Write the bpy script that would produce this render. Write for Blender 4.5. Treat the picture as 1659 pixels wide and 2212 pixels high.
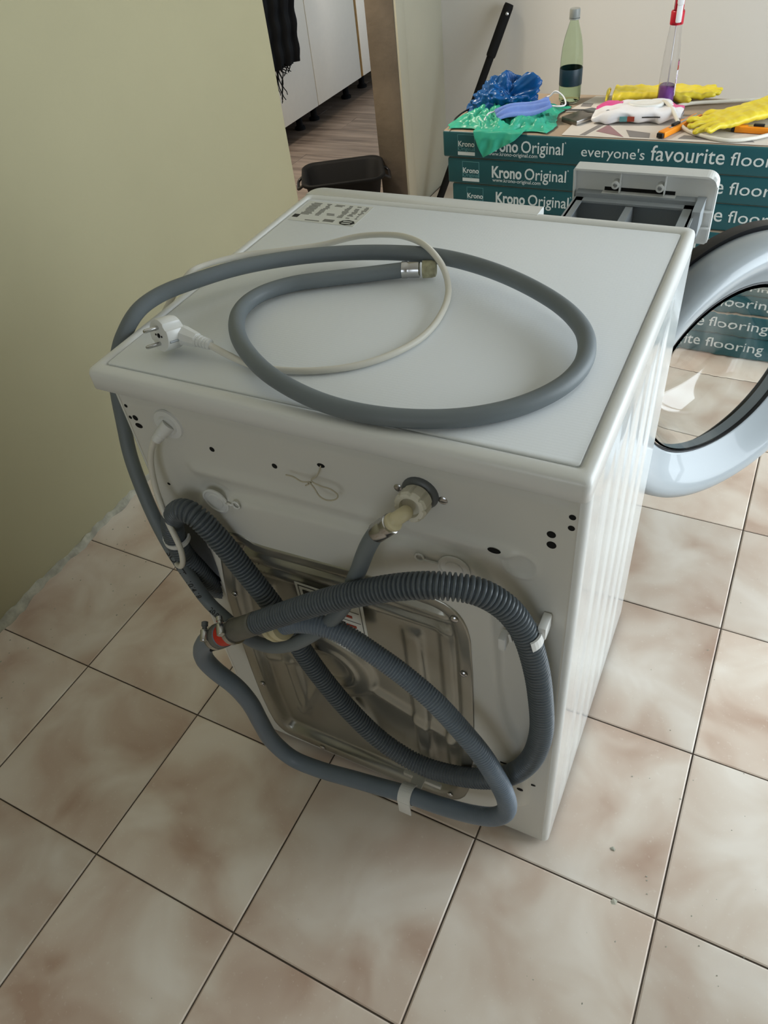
import bpy, bmesh, math, random
from mathutils import Vector, Matrix, noise

for o in list(bpy.data.objects):
    bpy.data.objects.remove(o, do_unlink=True)
scene = bpy.context.scene
COL = scene.collection
R = math.radians

# ------------------------------------------------------------------ camera
cam_data = bpy.data.cameras.new('camera')
cam_data.sensor_fit = 'VERTICAL'
cam_data.sensor_height = 36.0
cam_data.lens = 1600.11 / 2212 * 36.0
cam_data.clip_start = 0.02
cam = bpy.data.objects.new('camera', cam_data)
COL.objects.link(cam)
cam.location = (0.68679, -0.49357, 1.30291)
cam.rotation_euler = (0.7972, 0.10102, 0.45141)
scene.camera = cam

# ------------------------------------------------------------------ world, lights, exposure
world = bpy.data.worlds.new('world')
scene.world = world
world.use_nodes = True
bg = world.node_tree.nodes['Background']
bg.inputs[0].default_value = (0.75, 0.87, 1.0, 1)
bg.inputs[1].default_value = 1.0

def area_light(name, loc, rot, sx, sy, power, color):
    d = bpy.data.lights.new(name, 'AREA')
    d.shape = 'RECTANGLE'; d.size = sx; d.size_y = sy
    d.energy = power; d.color = color
    o = bpy.data.objects.new(name, d); COL.objects.link(o)
    o.location = loc; o.rotation_euler = rot
    return o

# daylight entering by the room's window (right wall, out of frame)
area_light('daylight_window', (1.98, 1.20, 0.97), (0, R(90), 0), 1.64, 1.9, 58, (0.86, 0.945, 1.0))
# added fill light behind the camera, lifts the machine's dark back
area_light('fill_behind_camera', (0.75, -2.36, 1.45), (R(90), 0, 0), 1.2, 1.3, 7.2, (0.92, 0.96, 1.0))
# kitchen ceiling lamp
area_light('kitchen_lamp', (-1.50, 1.55, 2.5), (0, 0, 0), 0.5, 0.5, 78, (1.0, 0.88, 0.74))

vs = scene.view_settings
vs.view_transform = 'Standard'
vs.look = 'None'
vs.gamma = 1.0
vs.use_curve_mapping = False
vs.exposure = 0.0
scene.cycles.use_denoising = True
scene.cycles.max_bounces = 10
scene.cycles.sample_clamp_indirect = 4.0

# ------------------------------------------------------------------ materials
def srgb(r, g, b):
    f = lambda c: (c / 255 / 12.92) if c <= 10 else ((c / 255 + .055) / 1.055) ** 2.4
    return (f(r), f(g), f(b), 1.0)

MATS = {}
def mat(name, col, rough=0.5, metal=0.0, spec=0.5, var=0.0, vscale=30.0, bump=0.0, bscale=200.0,
        trans=0.0, ior=1.45, alpha=1.0, col2=None, coat=0.0, detail=3.0):
    if name in MATS:
        return MATS[name]
    m = bpy.data.materials.new(name); m.use_nodes = True
    nt = m.node_tree; N = nt.nodes; L = nt.links
    b = N['Principled BSDF']
    b.inputs['Base Color'].default_value = col
    b.inputs['Roughness'].default_value = rough
    b.inputs['Metallic'].default_value = metal
    b.inputs['Specular IOR Level'].default_value = spec
    b.inputs['IOR'].default_value = ior
    b.inputs['Transmission Weight'].default_value = trans
    b.inputs['Alpha'].default_value = alpha
    b.inputs['Coat Weight'].default_value = coat
    tc = N.new('ShaderNodeTexCoord')
    if var > 0 or col2 is not None:
        n = N.new('ShaderNodeTexNoise'); n.inputs['Scale'].default_value = vscale
        n.inputs['Detail'].default_value = detail
        L.new(tc.outputs['Object'], n.inputs['Vector'])
        cr = N.new('ShaderNodeValToRGB')
        cr.color_ramp.elements[0].position = 0.35; cr.color_ramp.elements[1].position = 0.68
        c2 = col2 if col2 is not None else tuple(max(0, c * (1 - var)) for c in col[:3]) + (1,)
        cr.color_ramp.elements[0].color = c2
        cr.color_ramp.elements[1].color = col
        L.new(n.outputs['Fac'], cr.inputs['Fac'])
        L.new(cr.outputs['Color'], b.inputs['Base Color'])
    if bump > 0:
        n2 = N.new('ShaderNodeTexNoise'); n2.inputs['Scale'].default_value = bscale
        n2.inputs['Detail'].default_value = 2.0
        L.new(tc.outputs['Object'], n2.inputs['Vector'])
        bp = N.new('ShaderNodeBump'); bp.inputs['Strength'].default_value = bump
        bp.inputs['Distance'].default_value = 0.002
        L.new(n2.outputs['Fac'], bp.inputs['Height'])
        L.new(bp.outputs['Normal'], b.inputs['Normal'])
    MATS[name] = m
    return m

def tile_material():
    m = bpy.data.materials.new('glazed_tile'); m.use_nodes = True
    nt = m.node_tree; N = nt.nodes; L = nt.links; b = N['Principled BSDF']
    tc = N.new('ShaderNodeTexCoord'); oi = N.new('ShaderNodeObjectInfo')
    mul = N.new('ShaderNodeMath'); mul.operation = 'MULTIPLY'; mul.inputs[1].default_value = 57.0
    L.new(oi.outputs['Random'], mul.inputs[0])
    comb = N.new('ShaderNodeCombineXYZ')
    L.new(mul.outputs[0], comb.inputs[0]); L.new(mul.outputs[0], comb.inputs[1]); L.new(mul.outputs[0], comb.inputs[2])
    add = N.new('ShaderNodeVectorMath'); add.operation = 'ADD'
    L.new(tc.outputs['Object'], add.inputs[0]); L.new(comb.outputs[0], add.inputs[1])
    n1 = N.new('ShaderNodeTexNoise'); n1.inputs['Scale'].default_value = 7.0; n1.inputs['Detail'].default_value = 3.0
    n1.inputs['Roughness'].default_value = 0.45; n1.inputs['Distortion'].default_value = 0.5
    L.new(add.outputs[0], n1.inputs['Vector'])
    cr = N.new('ShaderNodeValToRGB'); e = cr.color_ramp.elements
    e[0].position = 0.28; e[0].color = srgb(184, 156, 137)
    e[1].position = 0.72; e[1].color = srgb(232, 222, 210)
    k = e.new(0.42); k.color = srgb(206, 186, 169)
    k = e.new(0.56); k.color = srgb(219, 205, 190)
    L.new(n1.outputs['Fac'], cr.inputs['Fac'])
    # fine worn grain
    n2 = N.new('ShaderNodeTexNoise'); n2.inputs['Scale'].default_value = 160.0; n2.inputs['Detail'].default_value = 4.0
    L.new(add.outputs[0], n2.inputs['Vector'])
    r2 = N.new('ShaderNodeValToRGB'); r2.color_ramp.elements[0].position = 0.62; r2.color_ramp.elements[1].position = 0.80
    r2.color_ramp.elements[0].color = (0, 0, 0, 1); r2.color_ramp.elements[1].color = (0.35, 0.35, 0.35, 1)
    L.new(n2.outputs['Fac'], r2.inputs['Fac'])
    mx = N.new('ShaderNodeMix'); mx.data_type = 'RGBA'
    L.new(r2.outputs['Color'], mx.inputs[0]); L.new(cr.outputs['Color'], mx.inputs[6])
    mx.inputs[7].default_value = srgb(236, 230, 220)
    # per tile tone
    hs = N.new('ShaderNodeHueSaturation')
    mr = N.new('ShaderNodeMapRange'); mr.inputs[3].default_value = 0.86; mr.inputs[4].default_value = 1.06
    L.new(oi.outputs['Random'], mr.inputs[0]); L.new(mr.outputs[0], hs.inputs['Value'])
    L.new(mx.outputs[2], hs.inputs['Color']); L.new(hs.outputs['Color'], b.inputs['Base Color'])
    r3 = N.new('ShaderNodeMapRange'); r3.inputs[3].default_value = 0.26; r3.inputs[4].default_value = 0.46
    L.new(n1.outputs['Fac'], r3.inputs[0]); L.new(r3.outputs[0], b.inputs['Roughness'])
    n3 = N.new('ShaderNodeTexNoise'); n3.inputs['Scale'].default_value = 22.0
    L.new(add.outputs[0], n3.inputs['Vector'])
    bp = N.new('ShaderNodeBump'); bp.inputs['Strength'].default_value = 0.25; bp.inputs['Distance'].default_value = 0.002
    L.new(n3.outputs['Fac'], bp.inputs['Height']); L.new(bp.outputs['Normal'], b.inputs['Normal'])
    return m

def laminate_material():
    m = bpy.data.materials.new('grey_laminate'); m.use_nodes = True
    nt = m.node_tree; N = nt.nodes; L = nt.links; b = N['Principled BSDF']
    tc = N.new('ShaderNodeTexCoord'); mp = N.new('ShaderNodeMapping'); mp.inputs['Scale'].default_value = (1.2, 14, 1)
    oi = N.new('ShaderNodeObjectInfo'); add = N.new('ShaderNodeVectorMath'); add.operation = 'ADD'
    L.new(tc.outputs['Object'], mp.inputs['Vector']); L.new(mp.outputs[0], add.inputs[0])
    mul = N.new('ShaderNodeMath'); mul.operation = 'MULTIPLY'; mul.inputs[1].default_value = 40
    L.new(oi.outputs['Random'], mul.inputs[0]); L.new(mul.outputs[0], add.inputs[1])
    n = N.new('ShaderNodeTexNoise'); n.inputs['Scale'].default_value = 2.5; n.inputs['Detail'].default_value = 5
    L.new(add.outputs[0], n.inputs['Vector'])
    cr = N.new('ShaderNodeValToRGB'); cr.color_ramp.elements[0].position = 0.3; cr.color_ramp.elements[1].position = 0.7
    cr.color_ramp.elements[0].color = srgb(84, 74, 68); cr.color_ramp.elements[1].color = srgb(134, 122, 113)
    L.new(n.outputs['Fac'], cr.inputs['Fac']); L.new(cr.outputs['Color'], b.inputs['Base Color'])
    b.inputs['Roughness'].default_value = 0.4
    return m

def dotted_white():
    # fine dotted emboss on the worktop panel
    m = bpy.data.materials.new('embossed_white'); m.use_nodes = True
    nt = m.node_tree; N = nt.nodes; L = nt.links; b = N['Principled BSDF']
    b.inputs['Base Color'].default_value = srgb(224, 228, 230); b.inputs['Roughness'].default_value = 0.34
    tc = N.new('ShaderNodeTexCoord')
    v = N.new('ShaderNodeTexVoronoi'); v.inputs['Scale'].default_value = 240.0; v.inputs['Randomness'].default_value = 0.15
    L.new(tc.outputs['Object'], v.inputs['Vector'])
    bp = N.new('ShaderNodeBump'); bp.inputs['Strength'].default_value = 0.22; bp.inputs['Distance'].default_value = 0.0006
    L.new(v.outputs['Distance'], bp.inputs['Height']); L.new(bp.outputs['Normal'], b.inputs['Normal'])
    return m

M_TILE = tile_material()
M_LAM = laminate_material()
M_TOP = dotted_white()
M_WALL = mat('painted_wall', srgb(174, 168, 137), 0.85, var=0.05, vscale=2.5, bump=0.12, bscale=60)
M_WALLB = mat('painted_back_wall', srgb(202, 200, 195), 0.85, var=0.03, vscale=2.0, bump=0.1, bscale=60)
M_NEAR = mat('brown_painted_wall', srgb(205, 198, 186), 0.85, var=0.05, vscale=2.5)
M_JAMB = mat('jamb_paint', srgb(178, 176, 160), 0.85, var=0.06, vscale=3, bump=0.15, bscale=50)
M_RAW = mat('raw_plaster', srgb(108, 98, 86), 0.9, var=0.35, vscale=5, bump=0.6, bscale=40)
M_PLAST = mat('crumbly_plaster', srgb(190, 188, 172), 0.95, var=0.4, vscale=30, bump=1.0, bscale=120)
M_CEIL = mat('ceiling_paint', srgb(225, 222, 214), 0.9, var=0.03, vscale=2)
M_GROUT = mat('grout', srgb(64, 54, 46), 0.95, col2=srgb(96, 86, 76), vscale=9, bump=0.5, bscale=300)
M_WHITE = mat('white_enamel', srgb(226, 229, 228), 0.16, spec=0.5, coat=0.3, var=0.015, vscale=3)
M_REAR = mat('rear_steel_paint', srgb(212, 211, 204), 0.34, var=0.04, vscale=4)
M_PLASTIC = mat('white_plastic', srgb(222, 223, 220), 0.3, var=0.02, vscale=8)
M_GALV = mat('galvanised_steel', srgb(168, 167, 158), 0.30, metal=0.75, var=0.12, vscale=9)
M_DARK = mat('dark_inside', srgb(10, 10, 10), 0.9, var=0.2)
M_HOSE = mat('grey_hose', srgb(112, 120, 124), 0.5, var=0.10, vscale=14, bump=0.05, bscale=400)
M_CORR = mat('corrugated_grey', srgb(88, 96, 102), 0.34, var=0.15, vscale=12)
M_EXT = mat('blue_grey_hose', srgb(112, 124, 136), 0.4, var=0.12, vscale=12)
M_CORD = mat('white_cord', srgb(218, 215, 204), 0.45, var=0.05, vscale=20)
M_STEEL = mat('bright_steel', srgb(200, 200, 200), 0.22, metal=1.0, var=0.15, vscale=60)
M_BEIGE = mat('aged_beige_plastic', srgb(206, 196, 160), 0.4, var=0.15, vscale=40)
M_NUT = mat('ivory_nut', srgb(214, 210, 194), 0.45, var=0.08, vscale=40)
M_RED = mat('red_plastic', srgb(200, 44, 20), 0.4, var=0.1)
M_BLACK = mat('black_rubber', srgb(20, 20, 22), 0.45, var=0.3, vscale=30)
M_BLACKM = mat('black_matt', srgb(11, 12, 14), 0.75, spec=0.25, var=0.3, vscale=20)
M_GREYP = mat('grey_plastic', srgb(150, 156, 160), 0.35, var=0.04, vscale=10)
M_DGREY = mat('dark_grey_plastic', srgb(92, 96, 98), 0.4, var=0.05, vscale=10)
M_SILVER = mat('silver_ring', srgb(160, 168, 173), 0.34, metal=0.0, coat=0.35, var=0.02, vscale=3)
M_GLASS = mat('door_glass', (0.97, 0.985, 0.98, 1), 0.01, trans=1.0, ior=1.45, var=0.01, vscale=2)
M_LABEL = mat('white_label', srgb(214, 215, 208), 0.5, var=0.02)
M_INK = mat('grey_ink', srgb(120, 120, 114), 0.7, var=0.1, vscale=300)
M_INKD = mat('dark_ink', srgb(40, 40, 38), 0.7, var=0.1, vscale=300)
M_INKR = mat('red_ink', srgb(150, 60, 40), 0.7, var=0.1, vscale=300)
M_TEAL = mat('teal_carton', srgb(27, 82, 89), 0.42, var=0.06, vscale=6)
M_CARD = mat('brown_carton', srgb(160, 143, 124), 0.75, var=0.06, vscale=10)
M_PRINT = mat('white_print', srgb(206, 212, 210), 0.5, var=0.02)
M_PRINT2 = mat('pale_teal_print', srgb(90, 140, 144), 0.5, var=0.02)
M_CAB = mat('white_cabinet', srgb(240, 234, 222), 0.35, var=0.02)
M_WOOD = mat('oak_strip', srgb(150, 112, 50), 0.5, var=0.3, vscale=40)
M_TEALBAG = mat('green_film', srgb(58, 176, 146), 0.35, var=0.2, vscale=40)
M_BLUEBAG = mat('blue_film', srgb(8, 84, 150), 0.3, var=0.3, vscale=30)
M_MASK = mat('mask_fabric', srgb(112, 140, 208), 0.8, var=0.1, vscale=60, bump=0.3, bscale=500)
M_YEL = mat('yellow_rubber', srgb(226, 206, 56), 0.4, var=0.12, vscale=30, bump=0.2, bscale=90)
M_ORG = mat('orange_plastic', srgb(240, 146, 28), 0.35, var=0.06, vscale=30)
M_PINK = mat('pink_film', srgb(226, 70, 150), 0.3, var=0.2, vscale=40)
M_FILM = mat('white_film', srgb(228, 228, 232), 0.25, var=0.05, vscale=30)
M_PET = mat('green_pet', srgb(232, 242, 228), 0.03, trans=1.0, ior=1.12, var=0.02)
M_CLEAR = mat('clear_pet', srgb(250, 250, 251), 0.03, trans=1.0, ior=1.12, var=0.02)
M_PURP = mat('purple_liquid', srgb(150, 92, 186), 0.1, trans=0.4, ior=1.2, var=0.03)
M_WATER = mat('clear_water', srgb(236, 244, 230), 0.02, trans=1.0, ior=1.12, var=0.02)
M_LBLUE = mat('navy_label', srgb(24, 52, 66), 0.4, var=0.2, vscale=40)
M_CAPG = mat('grey_cap', srgb(138, 142, 140), 0.4, var=0.05)
M_REDT = mat('crimson_plastic', srgb(186, 20, 48), 0.3, var=0.08)
M_PAPER = mat('leaflet_paper', srgb(206, 200, 192), 0.6, var=0.05, vscale=20)
M_PAPM = mat('leaflet_mauve', srgb(150, 116, 120), 0.6, var=0.1, vscale=20)
M_PAPG = mat('leaflet_grey', srgb(130, 126, 124), 0.6, var=0.1, vscale=20)
M_TWINE = mat('twine', srgb(190, 182, 160), 0.8, var=0.1)
M_COUNTER = mat('counter_top', srgb(120, 100, 82), 0.5, var=0.2, vscale=12)

# ------------------------------------------------------------------ helpers
def tag(o, label=None, cat=None, group=None, kind=None):
    if label: o['label'] = label
    if cat: o['category'] = cat
    if group: o['group'] = group
    if kind: o['kind'] = kind
    return o

def link(name, me, m=None, parent=None, loc=None, rot=None):
    o = bpy.data.objects.new(name, me); COL.objects.link(o)
    if m is not None and len(me.materials) == 0:
        me.materials.append(m)
    if parent is not None: o.parent = parent
    if loc is not None: o.location = loc
    if rot is not None: o.rotation_euler = rot
    return o

def empty(name, loc=(0, 0, 0), rot=(0, 0, 0)):
    o = bpy.data.objects.new(name, None); COL.objects.link(o)
    o.empty_display_size = 0.05
    o.location = loc; o.rotation_euler = rot
    return o

def mesh(name, verts, faces, smooth=False):
    me = bpy.data.meshes.new(name)
    me.from_pydata([tuple(v) for v in verts], [], faces)
    me.update()
    if smooth:
        for p in me.polygons: p.use_smooth = True
    return me

def bm_mesh(bm, name, smooth=False, angle=None):
    bmesh.ops.recalc_face_normals(bm, faces=bm.faces)
    me = bpy.data.meshes.new(name)
    bm.to_mesh(me); bm.free()
    if smooth:
        for p in me.polygons: p.use_smooth = True
        if angle is not None:
            me.set_sharp_from_angle(angle=R(angle))
    return me

def bm_box(bm, x0, x1, y0, y1, z0, z1, bev=0.0, seg=2):
    g = bmesh.ops.create_cube(bm, size=1.0)
    vs_ = g['verts']
    for v in vs_:
        v.co = Vector((x0 + (v.co.x + .5) * (x1 - x0), y0 + (v.co.y + .5) * (y1 - y0), z0 + (v.co.z + .5) * (z1 - z0)))
    if bev > 0:
        es = list({e for v in vs_ for e in v.link_edges})
        bmesh.ops.bevel(bm, geom=es, offset=bev, segments=seg, profile=0.5, affect='EDGES')

def box(name, x0, x1, y0, y1, z0, z1, m, parent=None, bev=0.0, seg=2):
    bm = bmesh.new(); bm_box(bm, x0, x1, y0, y1, z0, z1, bev, seg)
    return link(name, bm_mesh(bm, name, bev > 0, 40), m, parent)

def basis(axis):
    a = Vector(axis).normalized()
    t = Vector((0, 0, 1)) if abs(a.z) < 0.9 else Vector((1, 0, 0))
    u = a.cross(t).normalized(); w = a.cross(u).normalized()
    return a, u, w

def lathe_geo(profile, c, axis, n=32, cap0=True, cap1=True, sq=None):
    # profile: list of (radius, height along axis)
    a, u, w = basis(axis); c = Vector(c)
    V = []; F = []
    for (r, h) in profile:
        for k in range(n):
            t = 2 * math.pi * k / n
            V.append(c + a * h + (u * math.cos(t) + w * math.sin(t)) * r)
    for i in range(len(profile) - 1):
        for k in range(n):
            k2 = (k + 1) % n
            F.append((i * n + k, i * n + k2, (i + 1) * n + k2, (i + 1) * n + k))
    if cap0: F.append(tuple(range(n))[::-1])
    if cap1: F.append(tuple(range((len(profile) - 1) * n, len(profile) * n)))
    return V, F

def lathe(name, profile, c, axis, m, parent=None, n=32, cap0=True, cap1=True, angle=40):
    V, F = lathe_geo(profile, c, axis, n, cap0, cap1)
    me = mesh(name, V, F)
    bm = bmesh.new(); bm.from_mesh(me); bpy.data.meshes.remove(me)
    return link(name, bm_mesh(bm, name, True, angle), m, parent)

def catmull(pts, step):
    P = [Vector(p) for p in pts]
    P = [P[0] * 2 - P[1]] + P + [P[-1] * 2 - P[-2]]
    dense = []
    for i in range(1, len(P) - 2):
        p0, p1, p2, p3 = P[i - 1], P[i], P[i + 1], P[i + 2]
        # centripetal
        t0 = 0.0
        t1 = t0 + max((p1 - p0).length, 1e-6) ** 0.5
        t2 = t1 + max((p2 - p1).length, 1e-6) ** 0.5
        t3 = t2 + max((p3 - p2).length, 1e-6) ** 0.5
        for k in range(16):
            t = t1 + (t2 - t1) * k / 16
            A1 = p0 * ((t1 - t) / (t1 - t0)) + p1 * ((t - t0) / (t1 - t0))
            A2 = p1 * ((t2 - t) / (t2 - t1)) + p2 * ((t - t1) / (t2 - t1))
            A3 = p2 * ((t3 - t) / (t3 - t2)) + p3 * ((t - t2) / (t3 - t2))
            B1 = A1 * ((t2 - t) / (t2 - t0)) + A2 * ((t - t0) / (t2 - t0))
            B2 = A2 * ((t3 - t) / (t3 - t1)) + A3 * ((t - t1) / (t3 - t1))
            dense.append(B1 * ((t2 - t) / (t2 - t1)) + B2 * ((t - t1) / (t2 - t1)))
    dense.append(P[-2].copy())
    # smooth a little
    for _ in range(6):
        dense = [dense[0]] + [(dense[i - 1] + dense[i] * 2 + dense[i + 1]) / 4 for i in range(1, len(dense) - 1)] + [dense[-1]]
    S = [0.0]
    for i in range(1, len(dense)): S.append(S[-1] + (dense[i] - dense[i - 1]).length)
    L = S[-1]; n = max(2, int(L / step)); out = []; j = 0
    for i in range(n + 1):
        s = L * i / n
        while j < len(S) - 2 and S[j + 1] < s: j += 1
        d = S[j + 1] - S[j]
        t = 0 if d < 1e-9 else (s - S[j]) / d
        out.append(dense[j].lerp(dense[j + 1], t))
    return out, L

def tube_geo(pts, rad, n=14, cap=True, flat=None):
    # rad: function(s, L) -> radius or constant ; pts already resampled
    V = []; F = []
    S = [0.0]
    for i in range(1, len(pts)): S.append(S[-1] + (pts[i] - pts[i - 1]).length)
    L = S[-1]
    t0 = (pts[1] - pts[0]).normalized()
    _, u, w = basis(t0)
    for i, p in enumerate(pts):
        t = (pts[min(i + 1, len(pts) - 1)] - pts[max(i - 1, 0)]).normalized()
        u = (u - t * u.dot(t)).normalized(); w = t.cross(u)
        r = rad(S[i], L) if callable(rad) else rad
        for k in range(n):
            a = 2 * math.pi * k / n
            V.append(p + (u * math.cos(a) + w * math.sin(a)) * r)
    for i in range(len(pts) - 1):
        for k in range(n):
            k2 = (k + 1) % n
            F.append((i * n + k, i * n + k2, (i + 1) * n + k2, (i + 1) * n + k))
    if cap:
        F.append(tuple(range(n))[::-1]); F.append(tuple(range((len(pts) - 1) * n, len(pts) * n)))
    return V, F

def tube(name, pts, rad, m, parent=None, step=0.006, n=14, cap=True):
    P, L = catmull(pts, step)
    V, F = tube_geo(P, rad, n, cap)
    return link(name, mesh(name, V, F, True), m, parent)

def text_mesh(name, body, size, extr=0.0004, off=0.0):
    c = bpy.data.curves.new(name, 'FONT'); c.body = body; c.size = size
    c.extrude = extr; c.offset = off; c.resolution_u = 3
    o = bpy.data.objects.new(name, c); COL.objects.link(o)
    dg = bpy.context.evaluated_depsgraph_get(); dg.update()
    me = bpy.data.meshes.new_from_object(o.evaluated_get(dg))
    me.name = name
    bpy.data.objects.remove(o, do_unlink=True)
    return me

def text_width(me):
    xs = [v.co.x for v in me.vertices]
    return min(xs), max(xs)

def fbm(x, y, z=0.0, sc=1.0):
    return noise.noise(Vector((x * sc, y * sc, z)))

def evaluated_mesh(o, name):
    dg = bpy.context.evaluated_depsgraph_get(); dg.update()
    me = bpy.data.meshes.new_from_object(o.evaluated_get(dg)); me.name = name
    bpy.data.objects.remove(o, do_unlink=True)
    return me

# ================================================================== THE SETTING
XL, XR, YN, YB, ZC = -0.697, 1.88, -2.3, 2.737, 2.62

def structure(o):
    o['kind'] = 'structure'
    return o

floor = structure(box('floor', XL, XR, YN, YB, -0.12, -0.0022, M_GROUT))
# --- square tiles, one object each, laid a hair off the walls' direction
A0, S0, OX, OY = -0.01249, 0.30204, -0.12418, -0.30854
ca, sa = math.cos(A0), math.sin(A0)
def tile_mesh(name, poly):
    # poly: CCW outline in local coordinates ; chamfered slab
    n = len(poly); cx = sum(p[0] for p in poly) / n; cy = sum(p[1] for p in poly) / n
    def shrink(d):
        out = []
        for (x, y) in poly:
            dx, dy = cx - x, cy - y
            out.append((x + math.copysign(min(d, abs(dx)), dx), y + math.copysign(min(d, abs(dy)), dy)))
        return out
    V = [(x, y, 0.0) for x, y in shrink(0.0022)] + [(x, y, -0.0012) for x, y in poly] + [(x, y, -0.012) for x, y in poly]
    F = [tuple(range(n))]
    for k in range(n):
        k2 = (k + 1) % n
        F.append((n + k, n + k2, k2, k)); F.append((2 * n + k, 2 * n + k2, n + k2, n + k))
    return mesh(name, V, F)
H = S0 / 2 - 0.0014
FULL = tile_mesh('tile', [(-H, -H), (H, -H), (H, H), (-H, H)])
FULL.materials.append(M_TILE)
rng = random.Random(4)
def clip_poly(poly, ax, lim, keep_greater):
    out = []
    for i in range(len(poly)):
        a, b = poly[i], poly[(i + 1) % len(poly)]
        fa = (a[ax] - lim) if keep_greater else (lim - a[ax])
        fb = (b[ax] - lim) if keep_greater else (lim - b[ax])
        if fa >= 0: out.append(a)
        if fa * fb < 0:
            t = fa / (fa - fb); out.append((a[0] + (b[0] - a[0]) * t, a[1] + (b[1] - a[1]) * t))
    return out
for i in range(-3, 8):
    for j in range(-7, 11):
        ci, cj = i + .5, j + .5
        cx = OX + S0 * (ci * ca - cj * sa); cy = OY + S0 * (ci * sa + cj * ca)
        corners = [(cx + x * ca - y * sa, cy + x * sa + y * ca) for x, y in ((-H, -H), (H, -H), (H, H), (-H, H))]
        xs = [c[0] for c in corners]; ys = [c[1] for c in corners]
        if max(xs) < XL + .01 or min(xs) > XR - .01 or max(ys) < YN + .01 or min(ys) > YB - .01: continue
        z = rng.uniform(-0.0003, 0.0004)
        if min(xs) >= XL and max(xs) <= XR and min(ys) >= YN and max(ys) <= YB:
            t = link('tile', FULL, None, floor, (cx, cy, z), (0, 0, A0))
        else:
            poly = corners
            for ax, lim, g in ((0, XL, True), (0, XR, False), (1, YN, True), (1, YB, False)):
                poly = clip_poly(poly, ax, lim, g)
            if len(poly) < 3: continue
            me = tile_mesh('tile', [(x - cx, y - cy) for x, y in poly]); me.materials.append(M_TILE)
            t = link('tile', me, None, floor, (cx, cy, z))

wall_left = structure(box('wall_left', -0.815, XL, YN, 1.515, -0.1, ZC, M_WALL, bev=0.004))
wall_jamb = structure(box('wall_door_jamb', -0.815, XL, 2.32, YB + .12, -0.1, ZC, M_JAMB, bev=0.004))
# raw plaster reveal on the jamb
jm = structure(box('trim_1', -0.815, -0.700, 2.312, 2.321, 0.0, 2.1, M_RAW, bev=0.002))
structure(box('trim_2', -0.703, -0.690, 2.315, 2.385, 0.0, 2.1, M_JAMB, bev=0.003))
structure(box('wall_lintel', -0.815, XL, 1.515, 2.32, 2.1, ZC, M_WALL))
structure(box('wall_back', XL, XR + .12, YB, YB + .12, -0.1, ZC, M_WALLB))
structure(box('wall_near', -0.815, 0.15, YN - .12, YN, -0.1, ZC, M_NEAR))
structure(box('wall_near_right', 1.35, XR + .12, YN - .12, YN, -0.1, ZC, M_NEAR))
structure(box('wall_near_sill', 0.15, 1.35, YN - .12, YN, -0.1, 0.8, M_NEAR))  # opening between these wall pieces is cut for the added fill light
structure(box('wall_near_head', 0.15, 1.35, YN - .12, YN, 2.1, ZC, M_NEAR))
fill_win = empty('fill_window_frame', (0.75, YN, 0.8)); structure(fill_win)  # unseen frame added around the fill light, no known window here
for (x0_, x1_, z0_, z1_, nm_) in ((.15, .21, .8, 2.1, 'mullion'), (.72, .78, .8, 2.1, 'mullion'), (1.29, 1.35, .8, 2.1, 'mullion'), (.15, 1.35, .8, .86, 'rail'), (.15, 1.35, 2.04, 2.1, 'rail')):
    o = box(nm_, x0_ - .75, x1_ - .75, -.09, -.05, z0_ - .8, z1_ - .8, M_PLASTIC, fill_win, .004)
structure(box('ceiling', -2.45, XR + .12, YN - .12, 5.3, ZC, ZC + .1, M_CEIL))
# right wall with the window the daylight comes through
WY0, WY1, WZ0, WZ1 = 0.25, 2.15, 0.15, 1.79
structure(box('wall_right', XR, XR + .12, YN, WY0, -0.1, ZC, M_WALL))
structure(box('wall_right_far', XR, XR + .12, WY1, YB, -0.1, ZC, M_WALL))
structure(box('wall_right_sill', XR, XR + .12, WY0, WY1, -0.1, WZ0, M_WALL))
structure(box('wall_right_head', XR, XR + .12, WY0, WY1, WZ1, ZC, M_WALL))
win = empty('window_1', (XR, (WY0 + WY1) / 2, WZ0)); structure(win)
def wpart(name, y0, y1, z0, z1):
    o = box(name, XR + .04, XR + .09, y0, y1, z0, z1, M_PLASTIC, None, 0.004)
    o.parent = win; o.matrix_parent_inverse = Matrix.Translation(-Vector(win.location))
for k in range(3):
    yc = WY0 + .03 + (WY1 - WY0 - .06) * k / 2
    wpart('mullion', yc - .03, yc + .03, WZ0, WZ1)
wpart('rail', WY0, WY1, WZ0, WZ0 + .06); wpart('rail', WY0, WY1, WZ1 - .06, WZ1)

# crumbly plaster bead along the wall foot
def plaster_bead():
    rg = random.Random(8); V = []; F = []; n = 170; m = 6
    for i in range(n):
        y = -0.9 + 2.42 * i / (n - 1)
        d = 0.010 + 0.014 * noise.noise(Vector((y * 9, 1.3, 0))) + 0.010 * noise.noise(Vector((y * 31, 4.3, 0)))
        h = 0.016 + 0.014 * noise.noise(Vector((y * 7, 7.3, 0))) + 0.010 * noise.noise(Vector((y * 37, 2.3, 0)))
        d = max(d, 0.003); h = max(h, 0.006)
        for k in range(m):
            a = math.pi / 2 * k / (m - 1)
            jit = 1 + 0.25 * noise.noise(Vector((y * 60, k * 3.1, 0)))
            V.append((XL - .001 + d * math.cos(a) * jit, y, -0.001 + h * math.sin(a) * jit))
    for i in range(n - 1):
        for k in range(m - 1):
            F.append((i * m + k, i * m + k + 1, (i + 1) * m + k + 1, (i + 1) * m + k))
    return mesh('trim_3', V, F, True)
structure(link('trim_3', plaster_bead(), M_PLAST))

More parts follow.
